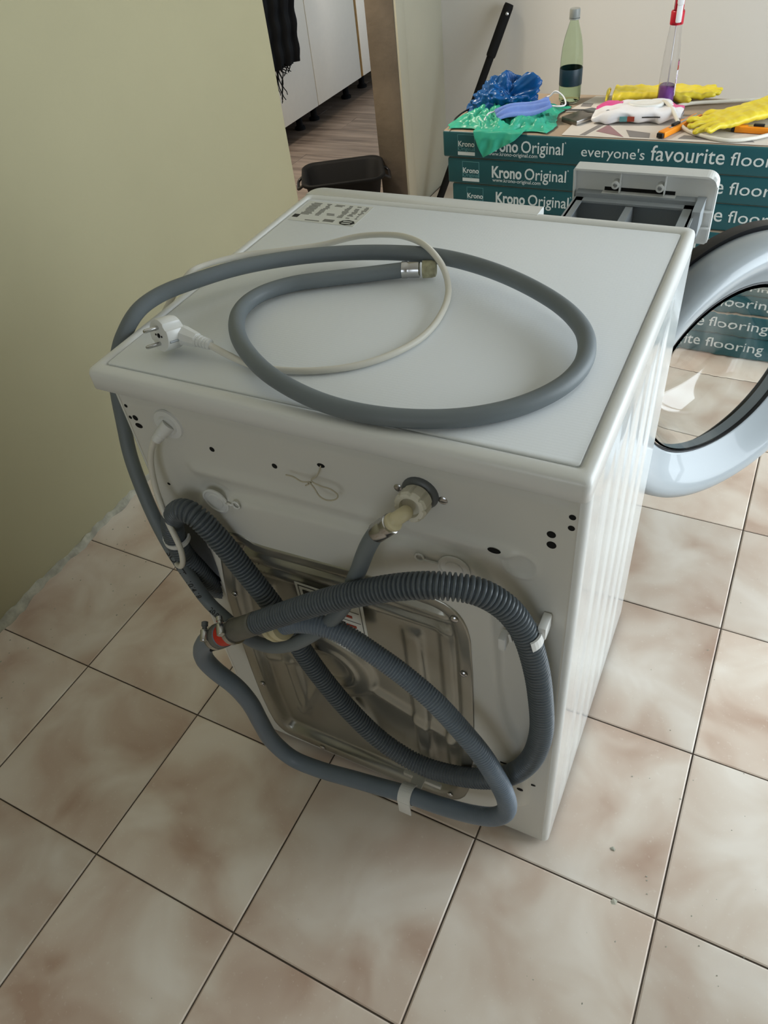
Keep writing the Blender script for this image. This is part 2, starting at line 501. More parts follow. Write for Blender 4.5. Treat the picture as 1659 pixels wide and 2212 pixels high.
# --- kitchen seen through the doorway
kfloor = structure(box('floor_kitchen', -2.45, XL, -1.0, 5.3, -0.12, -0.012, M_GROUT))
y = 1.0; row = 0
while y < 5.2:
    x = -2.45 - (row % 3) * 0.25
    while x < XL - .01:
        x1 = min(x + 0.9, -0.700); x0 = max(x, -2.45)
        if x1 - x0 > .05:
            pl = box('plank', x0 + .0008, x1 - .0008, y + .0008, y + .1892, -0.012, 0.0, M_LAM, None, 0.0012, 1)
            pl.parent = kfloor
        x += 0.9
    y += 0.19; row += 1
structure(box('wall_kitchen', -2.55, -2.45, -1.0, 5.3, -0.1, ZC, M_WALL))
structure(box('wall_kitchen_far', -2.45, -0.8, 5.2, 5.3, -0.1, ZC, M_WALL))
structure(box('wall_kitchen_near', -2.45, -0.8, 0.6, 0.7, -0.1, ZC, M_WALL))

# ================================================================== KITCHEN CABINETS
def cabinet(y0, y1, label, legs):
    c = empty('kitchen_cabinet', (-2.0, (y0 + y1) / 2, 0))
    tag(c, label, 'cabinet', 'white kitchen base cabinets')
    inv = Matrix.Translation(-Vector(c.location))
    def p(o): o.parent = c; o.matrix_parent_inverse = inv; return o
    p(box('carcass', -2.28, -1.722, y0 + .001, y1 - .001, 0.10, 0.86, M_CAB))
    p(box('door', -1.72, -1.70, y0 + .002, y1 - .002, 0.098, 0.858, M_CAB, None, 0.002))
    for yy in legs:
        p(lathe('leg', [(.03, 0), (.03, .012), (.018, .02), (.018, .085), (.024, .10)], (-1.79, yy, 0), (0, 0, 1), M_BLACKM, None, 16))
    return c
cabinet(2.02, 2.72, 'white kitchen base cabinet farther left, mostly hidden by the wall end', [2.2, 2.6])
cabinet(2.722, 3.323, 'white kitchen base cabinet on black legs beside the black scarf', [2.85, 3.24])
cabinet(3.325, 3.845, 'white kitchen base cabinet between the scarf one and the oak strip', [3.40, 3.79])
cabinet(3.870, 4.6, 'white kitchen base cabinet right of the golden oak strip', [4.0, 4.5])
tag(box('filler_strip', -2.28, -1.702, 3.847, 3.868, 0.099, 0.86, M_WOOD), 'golden oak filler strip between two white cabinets', 'strip')
tag(box('worktop_slab', -2.28, -1.68, 2.02, 4.6, 0.861, 0.90, M_COUNTER, None, .003), 'brown kitchen worktop over the white cabinets', 'worktop')

def scarf():
    root = empty('scarf', (-1.66, 2.94, 0.9)); tag(root, 'black fringed scarf hanging in front of the white cabinet', 'scarf')
    V = []; nx, nz = 26, 40
    path = [(-1.80, 0.906), (-1.74, 0.907), (-1.69, 0.907), (-1.668, 0.90)]
    rows = path + [(-1.660 + .004 * math.sin(k), 0.88 - (0.88 - 0.375) * k / 30) for k in range(1, 31)]
    for th in (0, 1):
        for (x, z) in rows:
            f = (0.9 - z) / .5
            for i in range(nx):
                u = i / (nx - 1)
                yy = 2.84 + u * (0.29 - .05 * max(0, f - .8)) + 0.012 * math.sin(f * 5)
                off = 0.009 * math.sin(u * 19 + f) + .006 * math.sin(u * 41)
                drop = .03 * (u - .5) * max(0, f - .8) * -1 if f > .8 else 0
                if z > .9: V.append((x, yy, z + .002 + .003 * th))
                else: V.append((x + off + (0.004 if th else 0) + .018, yy, z + drop))
    n = len(rows); F = []
    for th in (0, 1):
        o = th * n * nx
        for r in range(n - 1):
            for i in range(nx - 1):
                q = (o + r * nx + i, o + r * nx + i + 1, o + (r + 1) * nx + i + 1, o + (r + 1) * nx + i)
                F.append(q if th else q[::-1])
    link('cloth', mesh('cloth', [Vector(v) - Vector(root.location) for v in V], F, True), M_BLACKM, root)
    rg = random.Random(2)
    V = []; F = []
    for s in range(14):
        y0 = 2.845 + s * 0.013; L = rg.uniform(.11, .16) * (1.0 if s < 8 else .3)
        pts = []
        for k in range(9):
            t = k / 8
            pts.append(Vector((-1.645 + .004 * math.sin(7 * t + s), y0 + .010 * math.sin(9 * t + s * 1.7) + .008 * t, .385 - L * t)) - Vector(root.location))
        v, f = tube_geo(pts, lambda s_, L_: .0035 * (1 - .4 * s_ / L_), 6)
        b = len(V); V += v; F += [tuple(i + b for i in q) for q in f]
    fr = link('fringe', mesh('fringe', V, F, True), M_BLACKM, root); fr['kind'] = 'stuff'
scarf()

# black tub on the kitchen side of the doorway
def tub():
    root = empty('storage_tub', (-0.900, 2.15, 0), (0, 0, R(30)))
    tag(root, 'open black plastic tub on the floor in the doorway', 'tub')
    def ring(hw, hd, r, z, n=8):
        out = []
        for q, (sx, sy) in enumerate(((1, 1), (-1, 1), (-1, -1), (1, -1))):
            for k in range(n):
                a = math.pi / 2 * (q + k / (n - 1))
                out.append(Vector((sx * (hw - r) + r * math.cos(a), sy * (hd - r) + r * math.sin(a), z)))
        return out
    rings = [ring(.105, .085, .04, 0.001), ring(.115, .095, .045, .02), ring(.150, .118, .05, .215), ring(.165, .130, .055, .222), ring(.166, .131, .055, .232), ring(.160, .126, .05, .236), ring(.146, .113, .05, .226), ring(.112, .090, .045, .02), ring(.10, .08, .04, .008)]
    n = len(rings[0]); V = [v for r in rings for v in r]; F = []
    for i in range(len(rings) - 1):
        for k in range(n):
            k2 = (k + 1) % n; F.append((i * n + k, i * n + k2, (i + 1) * n + k2, (i + 1) * n + k))
    F.append(tuple(range(n))[::-1]); F.append(tuple(range((len(rings) - 1) * n, len(rings) * n)))
    link('body', mesh('body', V, F, True), M_BLACKM, root)
    for s in (-1, 1):
        tube('handle', [(s * .160, -.05, .215), (s * .182, -.045, .20), (s * .185, 0, .196), (s * .182, .045, .20), (s * .160, .05, .215)], .006, M_BLACK, root, .006, 8)
tub()

# black vacuum tube leaning on the back wall
def pole():
    b = Vector((-0.620, 2.43, 0.005)); t = Vector((-0.402, 2.700, 0.675))
    root = empty('vacuum_tube', b); tag(root, 'black tube leaning against the back wall behind the cartons', 'tube')
    d = (t - b); L = d.length; d.normalize()
    inv = Matrix.Translation(-b)
    def p(o): o.parent = root; o.matrix_parent_inverse = inv
    p(lathe('lower_tube', [(.0145, 0), (.0145, L * .80)], b, d, M_BLACKM, None, 20))
    p(lathe('upper_tube', [(.017, L * .76), (.0185, L * .77), (.0185, L * .985), (.0165, L)], b, d, M_BLACKM, None, 20))
    p(lathe('button', [(.006, 0), (.006, .003), (.004, .004)], b + d * L * .955 + Vector((0.010, -0.015, .004)), (0.45, -.85, .2), M_STEEL, None, 12))
pole()

# ================================================================== FLOORING CARTONS
BOXTOP = 0.590; BP = 0.0735; BX0, BX1, BYF, BYK = -0.222, 1.13, 1.60, 1.960
T_K = text_mesh('lettering', 'Krono', 0.052, .0003, .0012)
T_O = text_mesh('lettering', 'Original', 0.052, .0003, .0003)
T_W = text_mesh('lettering', 'www.krono-original.com', 0.0145, .0003)
T_E = text_mesh('lettering', "everyone's", 0.046, .0003)
T_F = text_mesh('lettering', 'favourite', 0.060, .0003, .0002)
T_FL = text_mesh('lettering', 'flooring', 0.052, .0003)
T_R = text_mesh('lettering', 'R', 0.006, .0003)
T_K2 = text_mesh('lettering', 'Krono', 0.0205, .0003, .0004)
T_O2 = text_mesh('lettering', 'Original', 0.0155, .0003)
for t in (T_K, T_O, T_W, T_E, T_F, T_FL, T_R, T_K2): t.materials.append(M_PRINT)
T_O2.materials.append(M_PRINT2)
def fit_scale(me, width):
    a, b = text_width(me); return width / (b - a), a

def carton_mesh():
    bm = bmesh.new()
    bm_box(bm, 0, BX1 - BX0, 0, BYK - BYF, 0.0008, BP - .0008, 0.006, 3)
    me = bm_mesh(bm, 'carton_body', True, 30)
    me.materials.append(M_TEAL); me.materials.append(M_CARD)
    for p in me.polygons:
        if p.normal.z > 0.75: p.material_index = 1
    return me
CARTON = carton_mesh()
ORD = ['topmost', 'second', 'third', 'fourth', 'fifth', 'sixth', 'seventh', 'bottom']
def logo_frame(w, h, t):
    V = []; F = []
    def q(x0, x1, z0, z1):
        b = len(V)
        for yy in (0, .0004):
            V.extend([(x0, -yy, z0), (x1, -yy, z0), (x1, -yy, z1), (x0, -yy, z1)])
        F.extend([(b + 4, b + 5, b + 6, b + 7)[::1], (b, b + 1, b + 5, b + 4), (b + 1, b + 2, b + 6, b + 5), (b + 2, b + 3, b + 7, b + 6), (b + 3, b, b + 4, b + 7)])
    q(0, t, .012, h); q(w - t, w, .012, h); q(0, w, h - t, h)
    return mesh('logo_outline', V, F)
LOGO = logo_frame(.052, .056, .0012); LOGO.materials.append(M_PRINT2)
def bar_mesh(w, h):
    bm = bmesh.new(); bm_box(bm, 0, w, -.0005, 0, 0, h); me = bm_mesh(bm, 'logo_bar'); me.materials.append(M_PRINT); return me
LBAR = bar_mesh(.052, .0095)
for r in range(8):
    sh = 0.0115 * min(r, 3) + (0.004 if r % 2 else 0.0) * (r > 3)
    z0 = BOXTOP - (r + 1) * BP
    c = empty('flooring_carton', (BX0 + sh, BYF + 0.002 * (r % 3), z0), (0, 0, R(0.15 * (r % 3 - 1))))
    name = {0: 'topmost teal flooring carton of the stack, strewn with gloves and bottles', 7: 'bottom teal flooring carton of the stack, resting on the floor'}.get(
        r, '%s teal flooring carton from the top of the stack' % ORD[r])
    tag(c, name, 'carton', 'stacked flooring cartons')
    link('carton_body', CARTON, None, c)
    Y0 = -0.0004
    def put(me, x, z, s=1.0, nm='lettering'):
        return_o = link(nm, me, None, c, (x, Y0, z), (R(90), 0, 0)); return_o.scale = (s, s, s); return return_o
    def putw(me, x0, x1, z, zs=None):
        s, a = fit_scale(me, x1 - x0); o = put(me, x0 - a * s, z, 1.0); o.scale = (s, zs or s, 1)
    link('logo_outline', LOGO, None, c, (.046, 0, .009)); link('logo_bar', LBAR, None, c, (.046, 0, .009))
    putw(T_K2, .048, .097, .033, 1); putw(T_O2, .048, .096, .0215, 1)
    putw(T_K, .137, .226, .0255, .86); putw(T_O, .235, .354, .0255, .86)
    put(T_R, .357, .055)
    putw(T_W, .139, .282, .0135, 1)
    putw(T_E, .403, .569, .026, .8); putw(T_F, .584, .764, .026, .9); putw(T_FL, .778, .935, .026, .86)

# ================================================================== THINGS ON THE CARTONS
ZT = BOXTOP + 0.0006
def sheet(name, fn, nu, nv, m, parent=None, thick=0.0012, sub=0):
    V = [Vector(fn(i / (nu - 1), j / (nv - 1))) for i in range(nu) for j in range(nv)]
    F = [(i * nv + j, (i + 1) * nv + j, (i + 1) * nv + j + 1, i * nv + j + 1) for i in range(nu - 1) for j in range(nv - 1)]
    o = link(name, mesh(name, V, F, True), m, parent)
    md = o.modifiers.new('s', 'SOLIDIFY'); md.thickness = thick; md.offset = 0
    return o

# leaflets lying flat
lf = empty('leaflet', (0.36, 1.68, ZT)); tag(lf, 'printed leaflet lying flat under the wipes pack and cutters', 'leaflet')
def lpart(nm, quad, z, m):
    V = [Vector((x, yy, z)) - Vector((0.36, 1.68, 0)) for x, yy in quad] + [Vector((x, yy, z + .0005)) - Vector((0.36, 1.68, 0)) for x, yy in quad]
    F = [(3, 2, 1, 0), (4, 5, 6, 7), (0, 1, 5, 4), (1, 2, 6, 5), (2, 3, 7, 6), (3, 0, 4, 7)]
    if len(quad) == 3: F = [(2, 1, 0), (3, 4, 5), (0, 1, 4, 3), (1, 2, 5, 4), (2, 0, 3, 5)]
    return link(nm, mesh(nm, V, F), m, lf)
lpart('sheet', [(.122, 1.607), (.66, 1.604), (.66, 1.79), (.135, 1.79)], 0, M_PAPER)
lpart('printed_panel', [(.17, 1.612), (.185, 1.612), (.215, 1.70), (.20, 1.70)], .0006, M_PAPG)
lpart('printed_panel', [(.205, 1.645), (.285, 1.612), (.225, 1.70)], .0006, M_PAPM)
lpart('printed_panel', [(.30, 1.615), (.35, 1.615), (.345, 1.65), (.28, 1.665)], .0006, M_PAPG)
lpart('printed_panel', [(.42, 1.62), (.60, 1.62), (.59, 1.64), (.43, 1.645)], .0006, M_PAPG)
lf2 = empty('leaflet', (0.15, 1.87, ZT)); tag(lf2, 'grey printed leaflet lying behind the metal block', 'leaflet')
me = mesh('sheet', [(-.07, -.08, 0), (.06, -.06, 0), (.05, .075, 0), (-.02, .07, 0), (-.07, -.08, .0006), (.06, -.06, .0006), (.05, .075, .0006), (-.02, .07, .0006)],
          [(3, 2, 1, 0), (4, 5, 6, 7), (0, 1, 5, 4), (1, 2, 6, 5), (2, 3, 7, 6), (3, 0, 4, 7)])
link('sheet', me, M_PAPER, lf2)
box('printed_panel', -.04, -.01, -.03, 0.0, .0007, .0011, M_PAPG, lf2)

# green bag with a flap over the carton edge
def green_bag():
    root = empty('green_bag', (-0.06, 1.70, ZT)); tag(root, 'crumpled green plastic bag hanging over the carton edge', 'bag')
    def top(u, v):
        x = -.145 + .285 * u; yy = -.10 + .22 * v
        # rounded outline
        x += .02 * math.sin(v * 7) * (u - .5); yy += .015 * math.sin(u * 9)
        e = min(u, 1 - u, v, 1 - v) * 5; e = min(1, e)
        n1 = (1 - abs(noise.noise(Vector((u * 6, v * 5, 1)))) * 2.2) * .5 + .35 * (1 - abs(noise.noise(Vector((u * 13 + 2, v * 12, 3)))) * 2.5) + .18 * noise.noise(Vector((u * 34, v * 30, 5)))
        z = .003 + e * max(0.0, .004 + .030 * n1)
        x += .008 * noise.noise(Vector((u * 9, v * 9, 11))); yy += .008 * noise.noise(Vector((u * 9, v * 9, 17)))
        return (x, yy, z)
    sheet('bag_heap', top, 110, 90, M_TEALBAG, root)
    def flap(u, v):
        sv = v * .130; d = max(0.0, sv - .070)
        x0 = -.062 + .5 * d; x1 = max(.080 - 1.85 * d, x0 + .003)
        x = x0 + (x1 - x0) * u
        a = min(1.0, d / .010)
        yy = -.046 - min(sv, .070) - .0035 * a
        z = .007 * (1 - a) - d + (.004 * noise.noise(Vector((u * 6, v * 5, 2))) if d == 0 else 0)
        yy -= .0045 * a * (0.6 + noise.noise(Vector((x * 45, d * 30, 8)))) + .002 * a * math.sin(x * 160 + d * 60)
        return (x, yy, z)
    sheet('bag_flap', flap, 40, 60, M_TEALBAG, root, .0008)
green_bag()

def blue_bag():
    root = empty('blue_bag', (-0.115, 1.80, ZT)); tag(root, 'crumpled dark blue plastic bag heaped behind the face mask', 'bag')
    def h(u, v):
        a = 2 * math.pi * u; t = (math.pi / 2) * (v ** .9) * 1.02
        d = Vector((math.sin(t) * math.cos(a), math.sin(t) * math.sin(a), math.cos(t)))
        r1 = 1 - 2.2 * abs(noise.noise(d * 2.1 + Vector((3, 1, 7))))
        r2 = 1 - 2.2 * abs(noise.noise(d * 5.0 + Vector((9, 4, 2))))
        k = .80 + .26 * r1 + .11 * r2 + .04 * noise.noise(d * 14)
        for (hx, hy, hz, amp, wd) in ((.66, -.1, .74, .62, .030), (-.12, -.1, .98, .10, .08), (.95, -.2, .22, .22, .02), (-.75, -.2, .6, -.22, .10)):
            hv = Vector((hx, hy, hz)).normalized(); k += amp * math.exp(-(1 - d.dot(hv)) / wd)
        return (.098 * k * d.x + .012 * d.z * k, .062 * k * d.y, max(.001, .082 * k * d.z))
    sheet('film', h, 150, 80, M_BLUEBAG, root)
blue_bag()

def face_mask():
    root = empty('face_mask', (-0.012, 1.690, ZT + .018), (R(10), R(-9), R(26))); tag(root, 'pale blue surgical mask with white ear loops on the bags', 'face mask')
    def f(u, v):
        x = -.075 + .15 * u; yy = -.034 + .072 * v + .006 * math.sin(u * 5)
        z = .016 + .014 * math.sin(u * math.pi) * math.sin(v * math.pi) + .004 * math.sin(v * 19) + .006 * math.sin(u * 6 + 1)
        return (x, yy * (1 - .25 * abs(u - .5)), z)
    sheet('fabric', f, 40, 40, M_MASK, root, .002)
    for s, hgt in ((-1, 0), (1, .01)):
        tube('ear_loop', [(s * .072, -.026, .02), (s * .092, -.040, .010 + hgt), (s * .112, -.030, .004 + hgt), (s * .112, -.006, .014 + hgt), (s * .094, .012, .026 + hgt), (s * .080, .022, .022), (s * .072, .026, .02)], .0022, M_FILM, root, .003, 8)
face_mask()

# plastic bottle of water
def water_bottle():
    root = empty('water_bottle', (0.064, 1.885, ZT)); tag(root, 'green tinted plastic water bottle with grey cap and navy label', 'bottle')
    prof = [(.026, 0), (.0305, .006), (.0318, .02), (.0318, .095), (.0310, .115), (.0285, .14), (.0235, .165), (.0165, .188), (.0118, .203), (.0112, .212)]
    inn = [(r - .0007, hh) for r, hh in prof[::-1] if hh > .003] + [(.025, .002)]
    lathe('shell', prof + inn, (0, 0, 0), (0, 0, 1), M_PET, root, 36, True, True)
    lathe('water', [(.024, .0026), (.0295, .008), (.0305, .02), (.0305, .045)], (0, 0, 0), (0, 0, 1), M_WATER, root, 32)
    lathe('label', [(.0321, .046), (.0324, .047), (.0324, .088), (.0321, .089)], (0, 0, 0), (0, 0, 1), M_LBLUE, root, 36, False, False)
    lathe('cap', [(.0142, .211), (.0145, .213), (.0145, .229), (.0135, .232)], (0, 0, 0), (0, 0, 1), M_CAPG, root, 28)
    lathe('neck_ring', [(.0148, .207), (.0148, .210)], (0, 0, 0), (0, 0, 1), M_CAPG, root, 28)
water_bottle()
bc = lathe('bottle_cap', [(.0125, 0), (.013, .001), (.013, .009), (.0115, .0105)], (0.064, 1.838, ZT), (0, 0, 1), M_BLACK, None, 24)
tag(bc, 'small black screw cap lying in front of the water bottle', 'cap')

def spray_bottle():
    root = empty('spray_bottle', (0.338, 1.868, ZT), (0, 0, R(14))); tag(root, 'clear spray bottle with red trigger and purple liquid', 'spray bottle')
    def ell(prof, ax, ay, n=36):
        V = []; F = []
        for (s, hh) in prof:
            for k in range(n):
                a = 2 * math.pi * k / n
                V.append((ax * s * math.cos(a), ay * s * math.sin(a), hh))
        for i in range(len(prof) - 1):
            for k in range(n):
                k2 = (k + 1) % n; F.append((i * n + k, i * n + k2, (i + 1) * n + k2, (i + 1) * n + k))
        F.append(tuple(range(n))[::-1]); F.append(tuple(range((len(prof) - 1) * n, len(prof) * n)))
        return V, F
    prof = [(.92, 0), (1, .005), (1, .08), (.97, .11), (.85, .15), (.72, .18), (.66, .198), (.62, .203)]
    inn = [(s - .03, hh) for s, hh in prof[::-1] if hh > .004] + [(.9, .0025)]
    V, F = ell(prof + inn, .0225, .034); link('shell', mesh('shell', V, F, True), M_CLEAR, root)
    V, F = ell([(.90, .003), (.955, .007), (.955, .052)], .0225, .034); link('liquid', mesh('liquid', V, F, True), M_PURP, root)
    V, F = ell([(.5, .033), (.52, .06), (.5, .196)], .0030, .0030, 10); link('dip_tube', mesh('dip_tube', V, F, True), M_FILM, root)
    lathe('collar', [(.0165, .197), (.017, .199), (.017, .226), (.0155, .228)], (0, 0, 0), (0, 0, 1), M_REDT, root, 26)
    box('pump_head', -.010, .012, -.014, .040, .228, .262, M_REDT, root, .004)
    box('nozzle', -.007, .009, -.034, -.014, .244, .262, M_FILM, root, .003)
    box('trigger', -.006, .008, -.030, -.020, .205, .246, M_FILM, root, .003)
    box('side_cover', -.013, -.0100, -.006, .034, .230, .262, M_FILM, root, .001)
    V, F = ell([(1.005, .05), (1.012, .051), (1.0, .09), (.97, .112)], .0225, .034)
    # printed label on one flat side
    Vp = []; Fp = []
    for i in range(9):
        for j in range(9):
            a = R(-40 + 60 * i / 8); hh = .03 + .085 * j / 8; s = 1.012 - (.03 if hh > .1 else 0) * (hh - .1) / .015
            Vp.append((.0225 * s * math.cos(a), .034 * s * math.sin(a), hh))
    for i in range(8):
        for j in range(8): Fp.append((i * 9 + j, (i + 1) * 9 + j, (i + 1) * 9 + j + 1, i * 9 + j + 1))
    me = mesh('label', Vp, Fp, True); me.materials.append(M_FILM); me.materials.append(M_INKR); me.materials.append(M_PURP)
    for k, p_ in enumerate(me.polygons):
        j = k % 8
        p_.material_index = 1 if j in (6,) or (j == 7 and k % 3) else (0 if (k * 7) % 3 else 2)
    link('label', me, None, root)
spray_bottle()

def glove(name, label, loc, rot, spread, curl, seed, thumb_side=1, sc=1.0):
    V = []; F = []
    def cap(pts, r0, r1):
        P, L = catmull(pts, .006)
        v, f = tube_geo(P, lambda s, L_: (r0 + (r1 - r0) * s / L_) * min(1.0, math.sqrt(max(.04, 1 - max(0, (s - L_ + r1) / r1) ** 2))), 12)
        b = len(V); V.extend(v); F.extend([tuple(i + b for i in q) for q in f])
    for k in range(4):
        yy = (k - 1.5) * .0205
        an = spread * (k - 1.5) * .09
        ln = (.062, .076, .080, .064)[k]
        cu = curl[k]
        cap([(.085, yy * .8, 0), (.115, yy, .002), (.115 + ln * .5, yy + ln * .5 * an, .004 + cu * .3), (.115 + ln, yy + ln * an, .002 + cu)], .0125, .0095)
    cap([(.06, thumb_side * .025, 0), (.085, thumb_side * .052, 0), (.115, thumb_side * .068, .004)], .015, .0105)
    for k in range(5):
        yy = (k - 2) * .017
        cap([(-.10, yy * 1.15, 0), (0.0, yy * .9, .002), (.06, yy, .004), (.118, yy * .95, .002)], .017, .013)
    V = [Vector((v.x, v.y, v.z * .75)) for v in V]
    o = link(name, mesh(name, V, F), None)
    md = o.modifiers.new('r', 'REMESH'); md.mode = 'VOXEL'; md.voxel_size = .0032; md.use_smooth_shade = True
    m2 = o.modifiers.new('s', 'SMOOTH'); m2.iterations = 6; m2.factor = .5
    me = evaluated_mesh(o, 'rubber')
    for v in me.vertices:
        n_ = noise.noise(Vector((v.co.x * 40, v.co.y * 40, seed))) * .0045 + noise.noise(Vector((v.co.x * 90, v.co.y * 22, seed + 5))) * .0025
        v.co.z += n_
    zmin = min(v.co.z for v in me.vertices)
    for v in me.vertices: v.co.z = max(v.co.z - zmin, 0.0)
    for p_ in me.polygons: p_.use_smooth = True
    root = empty(name, loc, rot); root.scale = (sc, sc, sc)
    tag(root, label, 'glove', 'yellow rubber gloves')
    link('rubber', me, M_YEL, root)
    P, L = catmull([(-.115, -.055, .012), (-.117, 0, .024), (-.115, .055, .012), (-.117, 0.0, .002), (-.115, -.055, .012)], .005)
    v, f = tube_geo(P, .0028, 8); link('cuff_bead', mesh('cuff_bead', v, f, True), M_YEL, root)
    return root
glove('rubber_glove', 'yellow rubber glove lying behind the spray bottle', (.285, 1.925, ZT), (0, 0, R(7)), .5, (.0, .004, .006, .002), 1.0, -1)
glove('rubber_glove', 'yellow rubber glove lying at the right over the cutter', (.585, 1.775, ZT + .012), (0, R(4), R(222)), 1.6, (.01, .0, -.004, .008), 7.0, -1)

def wipes():
    root = empty('wipes_pack', (0.290, 1.757, ZT), (0, 0, R(8))); tag(root, 'white soft pack of wet wipes with pink ends', 'wipes pack')
    def f(u, v):
        a = 2 * math.pi * v
        x = -.115 + .23 * u
        taper = 1 - .35 * abs(2 * u - 1) ** 4
        hgt = .019 * (1 - .8 * abs(2 * u - 1) ** 3.2)
        yy = .052 * taper * math.copysign(abs(math.cos(a)) ** .6, math.cos(a))
        z = .0195 + hgt * math.copysign(abs(math.sin(a)) ** .7, math.sin(a))
        n_ = noise.noise(Vector((x * 30, yy * 30, z * 30))) * .004 * (1 + 2.5 * abs(2 * u - 1))
        return (x + n_, yy + n_, max(.0006, z + n_))
    nu, nv = 48, 40
    V = [Vector(f(i / (nu - 1), j / nv)) for i in range(nu) for j in range(nv)]
    F = [(i * nv + j, (i + 1) * nv + j, (i + 1) * nv + (j + 1) % nv, i * nv + (j + 1) % nv) for i in range(nu - 1) for j in range(nv)]
    me = mesh('wrapper', V, F, True); me.materials.append(M_FILM); me.materials.append(M_PINK)
    for p_ in me.polygons:
        c = p_.center
        if c.z > .012 and c.y > .0 and (c.x < -.045 or c.x > .085): p_.material_index = 1
    link('wrapper', me, None, root)
    V = []; F = []
    prof = [(1.0, 0), (1.03, .003), (1.0, .007), (.9, .0085), (.86, .007), (.5, .0085), (.1, .009)]
    for s, hh in prof:
        for k in range(36):
            a = 2 * math.pi * k / 36; V.append((.016 + .046 * s * math.cos(a), -.002 + .027 * s * math.sin(a), .034 + hh))
    for i in range(len(prof) - 1):
        for k in range(36): F.append((i * 36 + k, i * 36 + (k + 1) % 36, (i + 1) * 36 + (k + 1) % 36, (i + 1) * 36 + k))
    F.append(tuple(range((len(prof) - 1) * 36, len(prof) * 36)))
    link('lid', mesh('lid', V, F, True), M_PLASTIC, root)
    def pr(nm, x0, x1, m, z0=.010, z1=.022): return box(nm, x0, x1, -.0545, -.0515, z0, z1, m, root)
    pr('print_patch', -.045, -.026, M_PRINT2); pr('print_patch', -.025, -.007, M_INKR); pr('print_line', .012, .058, M_INKD, .019, .0215)
    lathe('round_mark', [(.009, 0), (.009, .001)], (-.078, -.038, .026), (-.1, -.8, .55), M_LBLUE, root, 20)
    lathe('round_mark', [(.006, .0), (.006, .0014)], (-.078, -.038, .026), (-.1, -.8, .55), M_FILM, root, 20)
wipes()

def cutter(label, loc, rz, length):
    root = empty('utility_knife', loc, (0, 0, rz)); tag(root, label, 'utility knife', 'orange utility knives')
    box('handle', 0, length, -.011, .011, 0, .015, M_ORG, root, .003)
    box('slider', length * .28, length * .45, -.005, .005, .0152, .021, M_BLACK, root, .0015)
    box('end_cap', -.008, 0.0, -.009, .009, .001, .013, M_BLACK, root, .002)
    box('blade_channel', length * .2, length + .003, -.004, .004, .0146, .0158, M_STEEL, root, .0003)
    box('grip_rib', length * .6, length * .63, -.0113, .0113, .0005, .0156, M_ORG, root, .001)
cutter('orange utility knife at the front edge beside the wipes pack', (.378, 1.617, ZT + .0012), R(66), .165)
cutter('orange utility knife half under the right yellow glove', (.545, 1.690, ZT + .0012), R(-4), .15)

# white cable on the cartons
tag(tube('white_cable', [(.345, 1.782, ZT + .037), (.358, 1.765, ZT + .040), (.38, 1.735, ZT + .032), (.41, 1.690, ZT + .012), (.445, 1.655, ZT + .006), (.48, 1.630, ZT + .006), (.515, 1.614, ZT + .006), (.55, 1.610, ZT + .006), (.60, 1.635, ZT + .006), (.66, 1.70, ZT + .006), (.72, 1.78, ZT + .006), (.72, 1.90, ZT + .006), (.64, 1.95, ZT + .006), (.56, 1.925, ZT + .006), (.47, 1.90, ZT + .006), (.405, 1.880, ZT + .006), (.375, 1.855, ZT + .006)], .0048, M_CORD, None, .006, 10),
    'white cable looped across the leaflet and wipes pack', 'cable')
# black cord at the left end
tag(tube('black_cord', [(-.205, 1.775, ZT + .004), (-.213, 1.745, ZT + .004), (-.216, 1.71, ZT + .004), (-.213, 1.67, ZT + .004), (-.2, 1.65, ZT + .004)], .0025, M_BLACK, None, .006, 8), 'short black cord at the left end of the top carton', 'cord')
# metal block and scraper
mb = empty('metal_block', (.135, 1.724, ZT), (0, 0, R(-32))); tag(mb, 'small dark steel block with one shiny edge in front of the bottle', 'metal block')
box('block', -.030, .030, -.034, .034, 0, .013, mat('brushed_dark_steel', srgb(118, 112, 104), .35, metal=.7, var=.2, vscale=20), mb, .001)
box('polished_edge', .0302, .0312, -.034, .034, .001, .012, M_STEEL, mb, .0003)
sp = empty('thin_scraper', (.12, 1.80, ZT), (0, 0, R(4))); tag(sp, 'thin dark rod ending in a flat blade behind the metal block', 'scraper')
lathe('rod', [(.0022, 0), (.0022, .088)], (-.075, 0, .004), (1, 0, 0), M_DGREY, sp, 8)
me = mesh('blade', [(.01, -.004, .002), (.06, -.030, .002), (.07, -.005, .002), (.03, .012, .002), (.01, -.004, .007), (.06, -.030, .007), (.07, -.005, .007), (.03, .012, .007)], [(3, 2, 1, 0), (4, 5, 6, 7), (0, 1, 5, 4), (1, 2, 6, 5), (2, 3, 7, 6), (3, 0, 4, 7)])
link('blade', me, M_DGREY, sp)

# ================================================================== WASHING MACHINE
W = empty('washing_machine', (0.3, 0.28, 0)); tag(W, 'white front loading washing machine seen from the back with its door open', 'washing machine')
WINV = Matrix.Translation(-Vector(W.location))
def wp(o, par=W):
    o.parent = par
    if par is W: o.matrix_parent_inverse = WINV
    else: o.matrix_parent_inverse = Matrix.Translation(-Vector(W.location))
    return o
YF = 0.532     # front of worktop
YR = 0.022     # rear sheet plane

